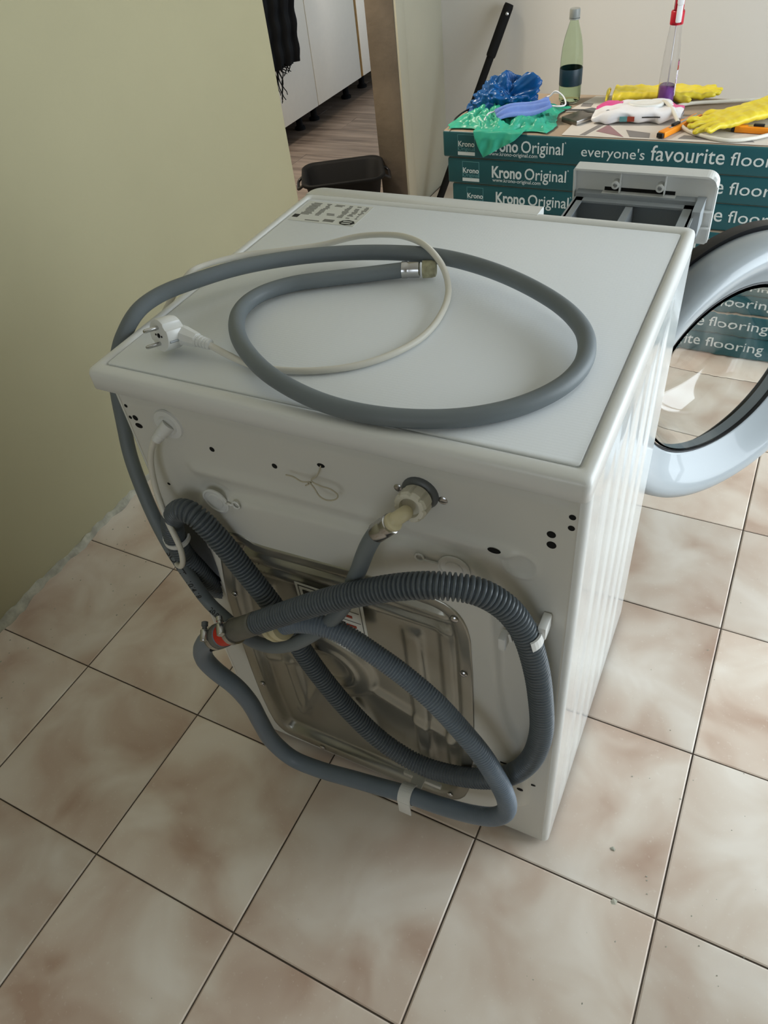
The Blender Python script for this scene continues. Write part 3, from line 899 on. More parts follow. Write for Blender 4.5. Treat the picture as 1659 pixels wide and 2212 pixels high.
# --- worktop frame: rounded tray with a lip
def rrect(x0, x1, y0, y1, r, z, n=6):
    out = []
    for q, (cx, cy) in enumerate(((x1 - r, y1 - r), (x0 + r, y1 - r), (x0 + r, y0 + r), (x1 - r, y0 + r))):
        for k in range(n):
            a = math.pi / 2 * (q + k / (n - 1))
            out.append((cx + r * math.cos(a), cy + r * math.sin(a), z))
    return out
def loft(rings, close_last=True):
    n = len(rings[0]); V = [v for r in rings for v in r]; F = []
    for i in range(len(rings) - 1):
        for k in range(n):
            k2 = (k + 1) % n; F.append((i * n + k, i * n + k2, (i + 1) * n + k2, (i + 1) * n + k))
    if close_last: F.append(tuple(range((len(rings) - 1) * n, len(rings) * n)))
    return V, F
def loft_obj(name, rings, m, close=True, angle=35):
    V, F = loft(rings, close); me = mesh(name, V, F)
    bm = bmesh.new(); bm.from_mesh(me); bpy.data.meshes.remove(me)
    return link(name, bm_mesh(bm, name, True, angle), m)
z1 = 0.85
rings = [rrect(.018, .582, .03, YF - .003, .006, .8215), rrect(.004, .596, .004, YF - .001, .006, .8205),
         rrect(0, .6, 0, YF, .009, .824), rrect(0, .6, 0, YF, .009, .843), rrect(.0015, .5985, .0015, YF - .0015, .009, .8475),
         rrect(.005, .595, .005, YF - .004, .008, .8498), rrect(.011, .589, .014, YF - .012, .007, .8502), rrect(.0145, .5855, .0195, YF - .0195, .005, .8478),
         rrect(.0155, .5845, .0205, YF - .0205, .004, .8450)]
wp(loft_obj('worktop_frame', rings, M_PLASTIC, True, 60))
rings = [rrect(.0165, .5835, .0215, YF - .0215, .004, .8452), rrect(.0165, .5835, .0215, YF - .0215, .004, .8480), rrect(.0175, .5825, .0225, YF - .0225, .004, .8486)]
wp(loft_obj('worktop_panel', rings, M_TOP, True, 60))

# --- body shell
def side_profile(sgn):
    pts = []
    xs = 0.598 if sgn > 0 else 0.002
    for k in range(7):
        a = math.pi / 2 * k / 6
        pts.append((xs - sgn * .010 * (1 - math.sin(a)), YR + .010 * (1 - math.cos(a))))
    ribs = (.10, .17, .245, .33, .41)
    n = 120
    for k in range(1, n + 1):
        yy = YR + .010 + (0.545 - YR - .010) * k / n
        d = sum(.0028 * (0.5 + 0.5 * math.tanh((0.022 - abs(yy - rb)) / .0035)) for rb in ribs)
        pts.append((xs - sgn * d, yy))
    pts.append((xs - sgn * .012, .546))
    return pts
for sgn, nm in ((1, 'side_panel'), (-1, 'side_panel')):
    prof = side_profile(sgn); zs = [.012, .030, .05, .08, .30, .55, .74, .77, .79, .8215]
    fade = [0, 0, .4, 1, 1, 1, 1, .4, 0, 0]
    xs = 0.598 if sgn > 0 else 0.002
    V = []; F = []; n = len(prof)
    for zz, fd in zip(zs, fade):
        for k, (x, yy) in enumerate(prof):
            if 7 <= k < n - 1: x = xs + (x - xs) * fd
            V.append((x, yy, zz))
    for i in range(len(zs) - 1):
        for k in range(n - 1):
            q = (i * n + k, i * n + k + 1, (i + 1) * n + k + 1, (i + 1) * n + k); F.append(q if sgn > 0 else q[::-1])
    wp(link(nm, mesh(nm, V, F, True), M_WHITE))
wp(box('base_pan', .02, .58, .05, .53, .014, .03, M_DARK))
for fx in (.045, .555):
    for fy in (.06, .50):
        wp(lathe('foot', [(.021, 0), (.021, .006), (.011, .009), (.011, .02)], (fx, fy, 0.0), (0, 0, 1), M_BLACK, None, 18))

# --- front panel with porthole
def front_panel():
    n = 64; cx, cz, r = .30, .46, .165; V = []; F = []
    xo0, xo1, zo0, zo1 = .004, .596, .012, .72
    for yy in (.546, .552):
        for k in range(n):
            a = 2 * math.pi * k / n; dx, dz = math.cos(a), math.sin(a)
            V.append((cx + r * dx, yy, cz + r * dz))
        for k in range(n):
            a = 2 * math.pi * k / n; dx, dz = math.cos(a), math.sin(a)
            tx = ((xo1 if dx > 0 else xo0) - cx) / dx if abs(dx) > 1e-6 else 1e9
            tz = ((zo1 if dz > 0 else zo0) - cz) / dz if abs(dz) > 1e-6 else 1e9
            t = min(tx, tz); V.append((cx + t * dx, yy, cz + t * dz))
    for k in range(n):
        k2 = (k + 1) % n
        F.append((2 * n + k, 2 * n + k2, 3 * n + k2, 3 * n + k)); F.append((k2, k, n + k, n + k2)); F.append((k, k2, 2 * n + k2, 2 * n + k)); F.append((n + k2, n + k, 3 * n + k, 3 * n + k2))
    return mesh('front_panel', V, F)
wp(link('front_panel', front_panel(), M_WHITE))
wp(lathe('gasket', [(.168, .0), (.172, -.01), (.15, -.03), (.148, -.05), (.16, -.06)], (.30, .550, .46), (0, 1, 0), M_DGREY, None, 48, False, False))
wp(lathe('drum', [(.155, -.055), (.2, -.07), (.2, -.36), (0.01, -.36)], (.30, .550, .46), (0, 1, 0), M_STEEL, None, 48, False, True))
# control fascia
def fascia():
    def outline(ins, z):
        x0, x1, y0, y1, r = .0005 + ins, .3855, YF - .0085, .556 - ins, .020
        out = [(x0, y0, z), (x1, y0, z), (x1, y1, z)]
        for k in range(9):
            a = math.pi / 2 * (1 + k / 8); out.append((x0 + r + r * math.cos(a), y1 - r + r * math.sin(a), z))
        return out
    V, F = loft([outline(0, .72), outline(0, .8465), outline(.0012, .8492), outline(.0035, .8503)])
    me = mesh('f', V, F); bm = bmesh.new(); bm.from_mesh(me)
    return bm_mesh(bm, 'control_fascia', True, 40)
wp(link('control_fascia', fascia(), M_PLASTIC))
wp(lathe('dial', [(.030, 0), (.030, .006), (.026, .02), (.024, .021)], (.19, .562, .785), (0, 1, 0), M_SILVER, None, 32))
wp(box('display', .25, .34, .560, .5635, .77, .80, M_BLACK, None, .001))

# --- rear sheet as pressed relief
def sstep(d, w): return 0.5 + 0.5 * math.tanh(d / w)
PLATEAU = [(.068, .03), (.555, .03), (.560, .30), (.516, .365), (.505, .62), (.498, .66), (.478, .683), (.44, .688), (.12, .676), (.085, .65), (.078, .55), (.066, .40)]
COVER = [(.108, .045), (.40, .040), (.442, .060), (.462, .10), (.470, .17), (.477, .27), (.478, .53), (.470, .575), (.452, .597), (.42, .6055), (.329, .607), (.229, .603), (.169, .600), (.158, .607), (.143, .611), (.125, .607), (.108, .590), (.090, .52), (.075, .421), (.066, .19), (.072, .085), (.085, .055)]
HOLE = [(-.01, .585), (.020, .600), (.045, .590), (.062, .545), (.066, .50), (.055, .435), (.040, .408), (.018, .405), (-.01, .415)]
def chaikin(P, it=2):
    for _ in range(it):
        Q = []
        for i in range(len(P)):
            a, b = P[i], P[(i + 1) % len(P)]
            Q.append((a[0] * .75 + b[0] * .25, a[1] * .75 + b[1] * .25)); Q.append((a[0] * .25 + b[0] * .75, a[1] * .25 + b[1] * .75))
        P = Q
    return P
PLATEAU = chaikin(PLATEAU); COVER_S = chaikin(COVER, 1); HOLE_S = chaikin(HOLE)
def sdf(P, x, y):
    d = 1e9; inside = False; n = len(P)
    for i in range(n):
        ax, ay = P[i]; bx_, by_ = P[(i + 1) % n]
        ex, ey = bx_ - ax, by_ - ay
        t = max(0, min(1, ((x - ax) * ex + (y - ay) * ey) / (ex * ex + ey * ey + 1e-12)))
        dx, dy = x - ax - t * ex, y - ay - t * ey
        dd = dx * dx + dy * dy
        if dd < d: d = dd
        if (ay > y) != (by_ > y) and x < (bx_ - ax) * (y - ay) / (by_ - ay) + ax: inside = not inside
    return math.sqrt(d) if inside else -math.sqrt(d)
def seg_d(x, z, ax, az, bx_, bz):
    ex, ez = bx_ - ax, bz - az
    t = max(0, min(1, ((x - ax) * ex + (z - az) * ez) / (ex * ex + ez * ez)))
    return math.hypot(x - ax - t * ex, z - az - t * ez)
def rear_h(x, z):
    h = 0.0100 * sstep(sdf(PLATEAU, x, z), .0040)
    h += 0.0045 * math.exp(-(seg_d(x, z, .10, .706, .522, .7085) / .010) ** 2)
    d = math.hypot(x - .532, z - .692); h += .0022 * sstep(d - .016, .0012) * sstep(.0215 - d, .0012) - .0008 * sstep(.016 - d, .001)
    d = math.hypot(x - .571, z - .783); h += .0022 * math.exp(-(d / .0035) ** 2)
    d = math.hypot(x - .535, z - .25); h += .0035 * math.exp(-((d - .022) / .004) ** 2) * (1 if z < .255 and x > .52 else .0)
    d = math.hypot(x - .124, z - .663); h -= .0018 * sstep(.026 - d, .002)
    d = math.hypot(x - .458, z - .665); h -= .0018 * sstep(.024 - d, .002)
    d = math.hypot(x - .079, z - .771); h -= .0018 * sstep(.024 - d, .0015)
    d = -sdf(HOLE_S, x, z); h -= .004 * math.exp(-(max(d, 0) / .006) ** 2)
    h -= .004 * sstep(z - .795, .004)
    return h
def rear_panel():
    x0, x1, zz0, zz1 = .0118, .5882, .012, .8215
    nx, nz = 190, 262
    V = []; H_ = []
    for j in range(nz):
        z = zz0 + (zz1 - zz0) * j / (nz - 1)
        for i in range(nx):
            x = x0 + (x1 - x0) * i / (nx - 1)
            e = min(1, (x - x0) / .01, (x1 - x) / .01)
            V.append((x, YR - rear_h(x, z) * max(0, e), z))
    F = []
    ds = {}
    for j in range(nz - 1):
        for i in range(nx - 1):
            x = x0 + (x1 - x0) * (i + .5) / (nx - 1); z = zz0 + (zz1 - zz0) * (j + .5) / (nz - 1)
            if .06 < x < .485 and .03 < z < .62 and sdf(COVER_S, x, z) > .008: continue
            if x < .075 and .395 < z < .61 and sdf(HOLE_S, x, z) > 0: continue
            F.append((j * nx + i, j * nx + i + 1, (j + 1) * nx + i + 1, (j + 1) * nx + i))
    me = mesh('rear_panel', V, F, True)
    o = link('rear_panel', me, M_REAR)
    md = o.modifiers.new('t', 'SOLIDIFY'); md.thickness = .0012; md.offset = -1
    return o
wp(rear_panel())
# dark interior behind the cut-outs
wp(box('inner_tub', .015, .585, .075, .52, .035, .81, M_DARK))

def cover_h(x, z, d):
    # positive = outward
    h = 0.0015 - .017 * sstep(d - .024, .004)
    # horizontal bars near top
    h += .008 * sstep(.010 - abs(z - .553), .002) * sstep(d - .03, .004)
    h += .006 * sstep(.007 - abs(z - .525), .002) * sstep(d - .03, .004)
    h += .008 * sstep(.013 - abs(x - .386), .0025) * sstep(d - .03, .004) * sstep(z - .15, .01) * sstep(.50 - z, .008)
    h += .007 * sstep(.010 - abs(x - .437), .0025) * sstep(d - .02, .004) * sstep(z - .12, .01) * sstep(.52 - z, .008)
    r = math.hypot(x - .235, z - .335)
    h += .008 * sstep(.075 - r, .004) - .004 * sstep(.030 - r, .003) + .003 * math.exp(-((r - .045) / .004) ** 2)
    for ang in (200, 245, 290, 335):
        a = R(ang); h += .007 * math.exp(-(seg_d(x, z, .235 + .085 * math.cos(a), .335 + .085 * math.sin(a), .235 + .22 * math.cos(a), .335 + .22 * math.sin(a)) / .010) ** 2) * sstep(d - .03, .004)
    h += .004 * sstep(.012 - abs(x - .15), .0025) * sstep(d - .03, .004) * sstep(z - .16, .01) * sstep(.5 - z, .01)
    return h
def back_cover():
    # radial grid: rings shrink from the outline toward the centre, so the edge follows the outline
    P = COVER_S; m = 220
    Ls = [0]
    for i in range(len(P)): Ls.append(Ls[-1] + math.hypot(P[(i + 1) % len(P)][0] - P[i][0], P[(i + 1) % len(P)][1] - P[i][1]))
    out = []; j = 0
    for k in range(m):
        s = Ls[-1] * k / m
        while Ls[j + 1] < s: j += 1
        t = (s - Ls[j]) / (Ls[j + 1] - Ls[j] + 1e-12); a = P[j]; b = P[(j + 1) % len(P)]
        out.append((a[0] + (b[0] - a[0]) * t, a[1] + (b[1] - a[1]) * t))
    cx, cz = .275, .33; nr = 70
    V = []; F = []; y0 = YR - .0100
    for r in range(nr):
        f = 1 - (r / nr) ** 1.0
        for (x, z) in out:
            px, pz = cx + (x - cx) * f, cz + (z - cz) * f
            d = sdf(P, px, pz) if f < 1 else 0
            V.append((px, y0 - cover_h(px, pz, d), pz))
    V.append((cx, y0 - cover_h(cx, cz, .2), cz))
    for r in range(nr - 1):
        for k in range(m):
            k2 = (k + 1) % m; F.append((r * m + k, r * m + k2, (r + 1) * m + k2, (r + 1) * m + k))
    for k in range(m): F.append(((nr - 1) * m + k, (nr - 1) * m + (k + 1) % m, len(V) - 1))
    # edge return
    b = len(V)
    for (x, z) in out: V.append((x, y0 + .006, z))
    for k in range(m): F.append((b + k, b + (k + 1) % m, (k + 1) % m, k))
    return mesh('back_cover', V, F, True)
bcov = wp(link('back_cover', back_cover(), M_GALV))
for (x, z) in ((.098, .464), (.083, .211), (.465, .461), (.456, .575), (.175, .052), (.43, .075)):
    s = lathe('screw', [(.0055, 0), (.0055, .001), (.004, .0026), (.0015, .003)], (x, YR - .0120, z), (0, -1, 0), M_STEEL, None, 14)
    s.parent = bcov
# caution sheet on the cover
lab = box('caution_label', .217, .322, .0225, .0233, .462, .540, M_LABEL); lab.parent = bcov
lab.location.y = -.0090
for (x0, x1, zz0, zz1, mm) in ((.222, .317, .535, .5362, M_INKD), (.222, .317, .466, .4672, M_INK), (.2215, .2227, .466, .536, M_INK), (.3165, .3177, .466, .536, M_INK), (.228, .268, .512, .528, M_INKD),
                               (.274, .314, .512, .5128, M_INK), (.274, .314, .49, .4908, M_INK), (.282, .290, .517, .524, M_INKD), (.286, .302, .498, .503, M_INKR), (.280, .286, .499, .505, M_INKD), (.290, .306, .477, .482, M_INKR), (.282, .289, .477, .484, M_INKD), (.228, .266, .478, .481, M_INK)):
    b_ = box('print', x0, x1, .0218, .0226, zz0, zz1, mm); b_.parent = lab

# --- small features on the rear sheet
hole_me = None
def hole(x, z, r, rx=1.0):
    global hole_me
    if hole_me is None:
        V, F = lathe_geo([(1, 0), (.85, .12), (.0001, .12)], (0, 0, 0), (0, -1, 0), 18, True, False)
        hole_me = mesh('hole', V, F, False); hole_me.materials.append(M_DARK)
    o = link('hole', hole_me, None, None, (x, YR - rear_h(x, z) - .0002, z)); o.scale = (r * rx, r, r)
    return wp(o)
for (x, z, r, rx) in ((.018, .786, .0026, 1), (.0175, .768, .0026, 1), (.026, .769, .0042, 1), (.027, .757, .004, 1.5), (.139, .748, .0038, 1), (.230, .747, .0038, 1), (.038, .660, .0022, 1.2),
                      (.297, .767, .0032, 1.6), (.5822, .782, .0036, 1), (.5822, .767, .0036, 1), (.563, .751, .0048, 1), (.564, .736, .0052, 1), (.504, .709, .0042, 1.8),
                      (.078, .40, .003, 1), (.072, .37, .003, 1), (.077, .098, .003, 1), (.203, .030, .0025, 1), (.175, .026, .0025, 1), (.549, .190, .004, 1.3), (.565, .20, .003, 1.8)):
    hole(x, z, r, rx)
slot = wp(box('slot', .517, .536, .0110, .0130, .254, .2565, M_DARK))
# blanking plugs with tabs
def plug(x, z, tx, tz):
    y0 = YR - rear_h(x, z)
    p_ = wp(lathe('blanking_plug', [(.0200, 0), (.0200, .0018), (.0175, .0022), (.0165, .0008), (.0115, .0008), (.0110, .002), (.0001, .002)], (x, y0, z), (0, -1, 0), M_PLASTIC, None, 32, False, False))
    d = Vector((tx - x, 0, tz - z)); L = d.length; d.normalize()
    st = Vector((x, y0 - .002, z)) + d * .019
    t = tube('tab', [st, st + d * (L - .024) + Vector((0, -.003, 0)), Vector((tx, y0 - .004, tz)) - d * .005], .0016, M_PLASTIC, None, .004, 8); t.parent = p_
    V, F = [], []
    P, _ = catmull([Vector((tx + .0055 * math.cos(a), y0 - .004, tz + .0055 * math.sin(a))) for a in [k * math.pi / 6 for k in range(13)]], .003)
    v, f = tube_geo(P, .0014, 8); r_ = link('tab_ring', mesh('tab_ring', v, f, True), M_PLASTIC); r_.parent = p_
plug(.124, .663, .160, .670); plug(.458, .665, .417, .672)
# inlet valve behind the nut
wp(lathe('inlet_valve', [(.0215, -.006), (.0215, .001), (.019, .004), (.012, .006), (.012, .02)], (.4195, YR - .001, .764), (0, -1, 0), M_DGREY, None, 28))
for (x, z) in ((.3935, .7625), (.4455, .7605)):
    wp(lathe('screw', [(.0055, 0), (.0055, .0007), (.0042, .0016), (.0015, .0018)], (x, YR - rear_h(x, z), z), (0, -1, 0), M_STEEL, None, 14))
# cable grommet
gr = wp(lathe('cable_grommet', [(.0215, 0), (.0205, .0025), (.014, .003), (.012, .006)], (.079, YR + .0018, .771), (0, -1, 0), M_PLASTIC, None, 28))
# knotted twine
tw = [(.297, .022, .767), (.295, .014, .758), (.288, .010, .752), (.300, .008, .749), (.314, .008, .748), (.322, .008, .742), (.318, .009, .733), (.305, .009, .727), (.297, .008, .731), (.291, .008, .744), (.286, .007, .752), (.283, .009, .745), (.279, .009, .742), (.288, .010, .749), (.276, .008, .748), (.262, .012, .748), (.252, .012, .748)]
wp(tube('twine', tw, .0009, M_TWINE, None, .0015, 6))
# hose clips
def c_clip(name, c, axis, r, open_dir, w=.011, m=M_PLASTIC):
    a = Vector(axis).normalized(); od = Vector(open_dir); od = (od - a * od.dot(a)).normalized(); sd = a.cross(od)
    V = []; F = []; n = 20
    for i in range(n):
        t = R(-145 + 250 * i / (n - 1)); dr = -od * math.cos(t) + sd * math.sin(t)
        for (rr, ax) in ((r, -w / 2), (r + .0028, -w / 2), (r + .0028, w / 2), (r, w / 2)):
            V.append(Vector(c) + dr * rr + a * ax)
    for i in range(n - 1):
        for k in range(4):
            k2 = (k + 1) % 4; F.append((i * 4 + k, (i + 1) * 4 + k, (i + 1) * 4 + k2, i * 4 + k2))
    F.append((0, 1, 2, 3)); F.append(tuple((n - 1) * 4 + k for k in (3, 2, 1, 0)))
    me = mesh(name, V, F); return link(name, me, m)
clip1 = wp(c_clip('hose_clip', (.5510, -.008, .610), (-.24, .03, .95), .0165, (-.6, -.8, .0), .013))
t = box('clip_foot', .515, .524, .000, .0165, .555, .578, M_PLASTIC, None, .002); t.parent = clip1
t = box('clip_foot', .562, .572, -.004, .0205, .607, .628, M_PLASTIC, None, .002); t.parent = clip1

# --- rating label on the worktop
RL = empty('rating_label'); wp(RL); RL.parent = W
def rl(nm, x0, x1, y0, y1, z0, z1, m):
    o = box(nm, x0, x1, y0, y1, z0, z1, m); o.parent = RL; return o
bmL = bmesh.new(); bm_box(bmL, .022, .136, .432, .502, .8487, .8489)
o_ = link('label_sheet', bm_mesh(bmL, 'label_sheet'), M_LABEL); o_.parent = RL
rg = random.Random(6)
cols = [(.030, .050), (.056, .068), (.072, .090), (.094, .106), (.109, .120), (.123, .132)]
for ci_, (xa, xb) in enumerate(cols):
    for r_ in range(11):
        if ci_ == 2 and 2 <= r_ <= 7 : continue
        yy = .4975 - r_ * .0040
        if rg.random() < .93:
            b_ = rl('print', xa + rg.uniform(0, .004), xb - rg.uniform(0, .004), yy - .0024, yy, .8489, .8491, M_INK)
rl('print', .023, .033, .4430, .4535, .8489, .8491, M_INKD)
rl('print', .050, .075, .436, .4385, .8489, .8491, M_INK); rl('print', .080, .098, .438, .446, .8489, .8491, M_INK)
# dark octagon mark with two light bars
V, F = lathe_geo([(.0105, 0), (.0105, .0003)], (.1205, .4415, .8489), (0, 0, 1), 8)
V = [Vector((.1205 + (v.x - .1205) * 1.25, .4415 + (v.y - .4415) * .8, v.z)) for v in V]
o_ = link('print', mesh('print', V, F), M_INKD); o_.parent = RL
rl('print', .1130, .1275, .4430, .4455, .8489, .8494, M_LABEL); rl('print', .1130, .1275, .4370, .4395, .8489, .8494, M_LABEL)

# --- detergent drawer, pulled out
DR = empty('detergent_drawer'); wp(DR)
def dr(o): o.parent = DR; return o
def drawer_front():
    # plate with a rounded top right corner and a top flange toward the machine
    out = []
    x0, x1, zz0, zz1, r = .383, .601, .733, .842, .018
    out += [(x0, zz0), (x1 - .004, zz0), (x1, zz0 + .004)]
    for k in range(9):
        a = math.pi / 2 * k / 8; out.append((x1 - r + r * math.cos(a), zz1 - r + r * math.sin(a)))
    out += [(x0 + .002, zz1), (x0, zz1 - .002)]
    V = []; F = []; n = len(out)
    for yy in (.736, .752):
        for (x, z) in out: V.append((x, yy, z))
    F.append(tuple(range(n))); F.append(tuple(range(n, 2 * n))[::-1])
    for k in range(n): F.append((k, n + k, n + (k + 1) % n, (k + 1) % n))
    # rim toward the machine
    b = len(V)
    for yy, ins in ((.736, 0), (.722, 0), (.722, .0028), (.736, .0028)):
        for (x, z) in out:
            V.append((min(max(x, x0 + ins), x1 - ins), yy if z > .826 else max(yy, .7335), min(z, zz1 - ins)))
    for q in range(3):
        for k in range(2, n - 0):
            k2 = (k + 1) % n
            F.append((b + q * n + k, b + q * n + k2, b + (q + 1) * n + k2, b + (q + 1) * n + k))
    return mesh('drawer_front', V, F)
dfront = dr(link('drawer_front', drawer_front(), M_PLASTIC))
for x in (.4505, .5185):
    s = lathe('screw_boss', [(.0062, 0), (.0062, .014), (.0034, .0145), (.0030, .006), (.0002, .006)], (x, .736, .820), (0, -1, 0), M_PLASTIC, None, 18, False, False); s.parent = DR
    s = box('stiffening_rib', x + .006, x + .0075, .724, .736, .808, .841, M_PLASTIC); s.parent = DR
dr(box('latch_slot', .432, .541, .7352, .7362, .8065, .812, M_DARK))
dr(box('latch_ledge', .430, .543, .724, .736, .8045, .8065, M_PLASTIC))
dr(box('side_rib', .575, .600, .728, .736, .786, .788, M_PLASTIC)); dr(box('side_rib', .575, .600, .728, .736, .760, .762, M_PLASTIC))
def tray():
    bm = bmesh.new()
    x0, x1, y0, y1, zb, zt = .392, .576, .50, .726, .742, .800
    t = .0035
    bm_box(bm, x0, x1, y0, y1, zb, zb + t)
    bm_box(bm, x0, x0 + t, y0, y1, zb, zt); bm_box(bm, x1 - t, x1, y0, y1, zb, zt)
    bm_box(bm, x0, x1, y0, y0 + t, zb, zt)
    bm_box(bm, x0 - .002, x1 + .004, y1 - .008, y1 + .010, zb, zt + .006)
    bm_box(bm, .474, .485, y0, y1, zb, zt - .004)
    bm_box(bm, x0 - .003, x0 + .012, y0, y1, zt - .003, zt); bm_box(bm, x1 - .016, x1 + .003, y0, y1, zt - .003, zt)
    bm_box(bm, x0, x1, y1 - .022, y1, zt - .003, zt)
    bm_box(bm, x1, x1 + .012, y1 - .05, y1 + .008, zt - .032, zt + .008)
    return bm_mesh(bm, 'tray')
dr(link('tray', tray(), M_GREYP))

# --- open door
DC = Vector((.7045, .778, .459)); TH = R(50.5)
DN = Vector((math.sin(TH), -math.cos(TH), 0))
DO = empty('porthole_door'); wp(DO)
def dd(o): o.parent = DO; return o
ringp = [(.256, -.070), (.2635, -.055), (.2655, -.030), (.2645, -.012), (.259, -.001), (.248, .004), (.235, .002), (.222, -.006), (.205, -.020), (.190, -.032), (.180, -.0385), (.1765, -.041), (.1755, -.050), (.178, -.07)]
dd(lathe('outer_ring', ringp, DC, DN, M_SILVER, None, 96, False, False, 80))
dd(lathe('back_frame', [(.205, -.070), (.256, -.070), (.2665, -.066), (.2675, -.086), (.255, -.100), (.215, -.100), (.205, -.090), (.205, -.070)], DC, DN, M_BLACK, None, 96, False, False, 50))
dd(lathe('glass_seal', [(.1764, -.0405), (.1745, -.0395), (.1730, -.041), (.1730, -.047), (.1764, -.047)], DC, DN, M_BLACK, None, 72, False, False, 60))
gl = [(.1715, -.044), (.168, -.060), (.158, -.095), (.145, -.125), (.125, -.146), (.09, -.158), (.045, -.163), (.001, -.164)]
gl_in = [(r - .004 if r > .01 else r, h + .004) for r, h in gl[::-1]]
dd(lathe('glass_bowl', gl + gl_in, DC, DN, M_GLASS, None, 72, False, False, 80))
hb = empty('door_hinge'); hb.parent = DO
hx = DC - Vector((math.cos(TH), math.sin(TH), 0)) * .262 - DN * .085
o_ = box('hinge_plate', hx.x - .018, hx.x + .022, .552, .585, .40, .52, M_STEEL, None, .003); o_.parent = hb
latch = box('latch_block', -.012, .012, -.02, .02, -.03, .03, M_BLACK, None, .004)
latch.parent = DO
latch.location = DC + Vector((math.cos(TH), math.sin(TH), 0)) * .235 - DN * .11 ; latch.rotation_euler = (0, 0, TH)
for o_ in (RL, DR, DO):
    o_.matrix_parent_inverse = WINV

# ================================================================== HOSES AND CABLE
INLET_A = [(0.4195, -0.014, 0.7675), (0.4200, -0.026, 0.7740), (0.4150, -0.034, 0.7725), (0.4071, -0.036, 0.7635)]
INLET_H = [(0.4071, -0.036, 0.7635), (0.3949, -0.036, 0.7502), (0.3791, -0.034, 0.7208), (0.3585, -0.03, 0.67), (0.342, -0.027, 0.6307), (0.3266, -0.027, 0.5883), (0.3017, -0.035, 0.5493), (0.273, -0.045, 0.5187), (0.2399, -0.05, 0.4882), (0.198, -0.05, 0.4619), (0.1485, -0.04, 0.4434), (0.0977, -0.022, 0.4421), (0.0611, -0.012, 0.4546), (0.0418, -0.01, 0.5034), (0.0214, -0.005, 0.5511), (-0.0051, 0.01, 0.5895), (-0.0245, 0.025, 0.6338), (-0.0430, 0.043, 0.6719), (-0.050, 0.058, 0.71), (-0.044, 0.072, 0.78), (-0.027, 0.083, 0.825), (-0.014, 0.0905, 0.846), (-0.006, 0.103, 0.860), (0.000, 0.1185, 0.868), (0.013, 0.144, 0.874),
           (0.0415, 0.1787, 0.878), (0.0794, 0.2293, 0.877), (0.1352, 0.2776, 0.874), (0.2006, 0.3115, 0.872), (0.2737, 0.328, 0.872), (0.3252, 0.3287, 0.872), (0.394, 0.3097, 0.873), (0.4628, 0.275, 0.873), (0.5102, 0.242, 0.87), (0.5375, 0.2081, 0.866), (0.5475, 0.1668, 0.862), (0.5396, 0.1243, 0.86), (0.5115, 0.0787, 0.86), (0.4711, 0.0459, 0.86), (0.421, 0.0255, 0.86), (0.3645, 0.0157, 0.861), (0.3094, 0.0187, 0.863), (0.2499, 0.0341, 0.868), (0.2001, 0.0625, 0.87), (0.1547, 0.105, 0.867), (0.126, 0.1539, 0.863), (0.1253, 0.1967, 0.861), (0.1511, 0.2341, 0.86), (0.1972, 0.2627, 0.86), (0.2397, 0.2853, 0.86), (0.2782, 0.3047, 0.861)]
IH = empty('inlet_hose', (.42, .0, .0)); IH.location = (.42, 0, .76)
tag(IH, 'smooth grey water inlet hose looped on the washing machine top', 'hose')
IINV = Matrix.Translation(-Vector(IH.location))
def ip(o): o.parent = IH; o.matrix_parent_inverse = IINV; return o
ip(tube('hose', INLET_H, .0098, M_HOSE, None, .005, 18))
ip(tube('elbow', INLET_A, .0078, M_BEIGE, None, .002, 16))
nutax = Vector((.02, -1, .22))
nv_, nf_ = [], []
prof = [(.0170, 0), (.0185, .002), (.0185, .017), (.0165, .020), (.0115, .020), (.0110, .014), (.004, .014)]
V, F = lathe_geo(prof, (.4195, .012, .763), nutax, 48, True, True)
a_, u_, w_ = basis(nutax)
for k, v in enumerate(V):
    i_ = k // 48; q = k % 48
    if 1 <= i_ <= 3 and (q % 6) in (0,): V[k] = v - (u_ * math.cos(2 * math.pi * q / 48) + w_ * math.sin(2 * math.pi * q / 48)) * .0022
ip(link('nut', mesh('nut', V, F), M_NUT))
fd = (Vector(INLET_H[1]) - Vector(INLET_H[0])).normalized()
ip(lathe('ferrule', [(.0095, -.012), (.0112, -.011), (.0112, -.004), (.0106, -.002), (.0112, .0), (.0112, .016), (.0102, .018)], Vector(INLET_H[0]) + fd * .002, fd, M_STEEL, None, 24))
ip(lathe('elbow_collar', [(.0095, 0), (.0102, .001), (.0102, .004), (.0095, .005)], Vector(INLET_H[0]) - fd * .015, fd, M_BEIGE, None, 20))
ed = Vector((.0415, .0135, 0)).normalized(); ec = Vector((.2782, .3047, .861))
ip(lathe('end_ferrule', [(.0095, -.003), (.0106, -.002), (.0106, .004), (.0098, .006), (.0102, .0075), (.0102, .020), (.0085, .0215)], ec, ed, M_STEEL, None, 24))
ip(lathe('end_cap', [(.0088, .0245), (.0108, .0245), (.0108, .036), (.0095, .041), (.006, .0425)], ec, ed, mat('dirty_ivory', srgb(176, 172, 140), .7, var=.4, vscale=120), None, 18))
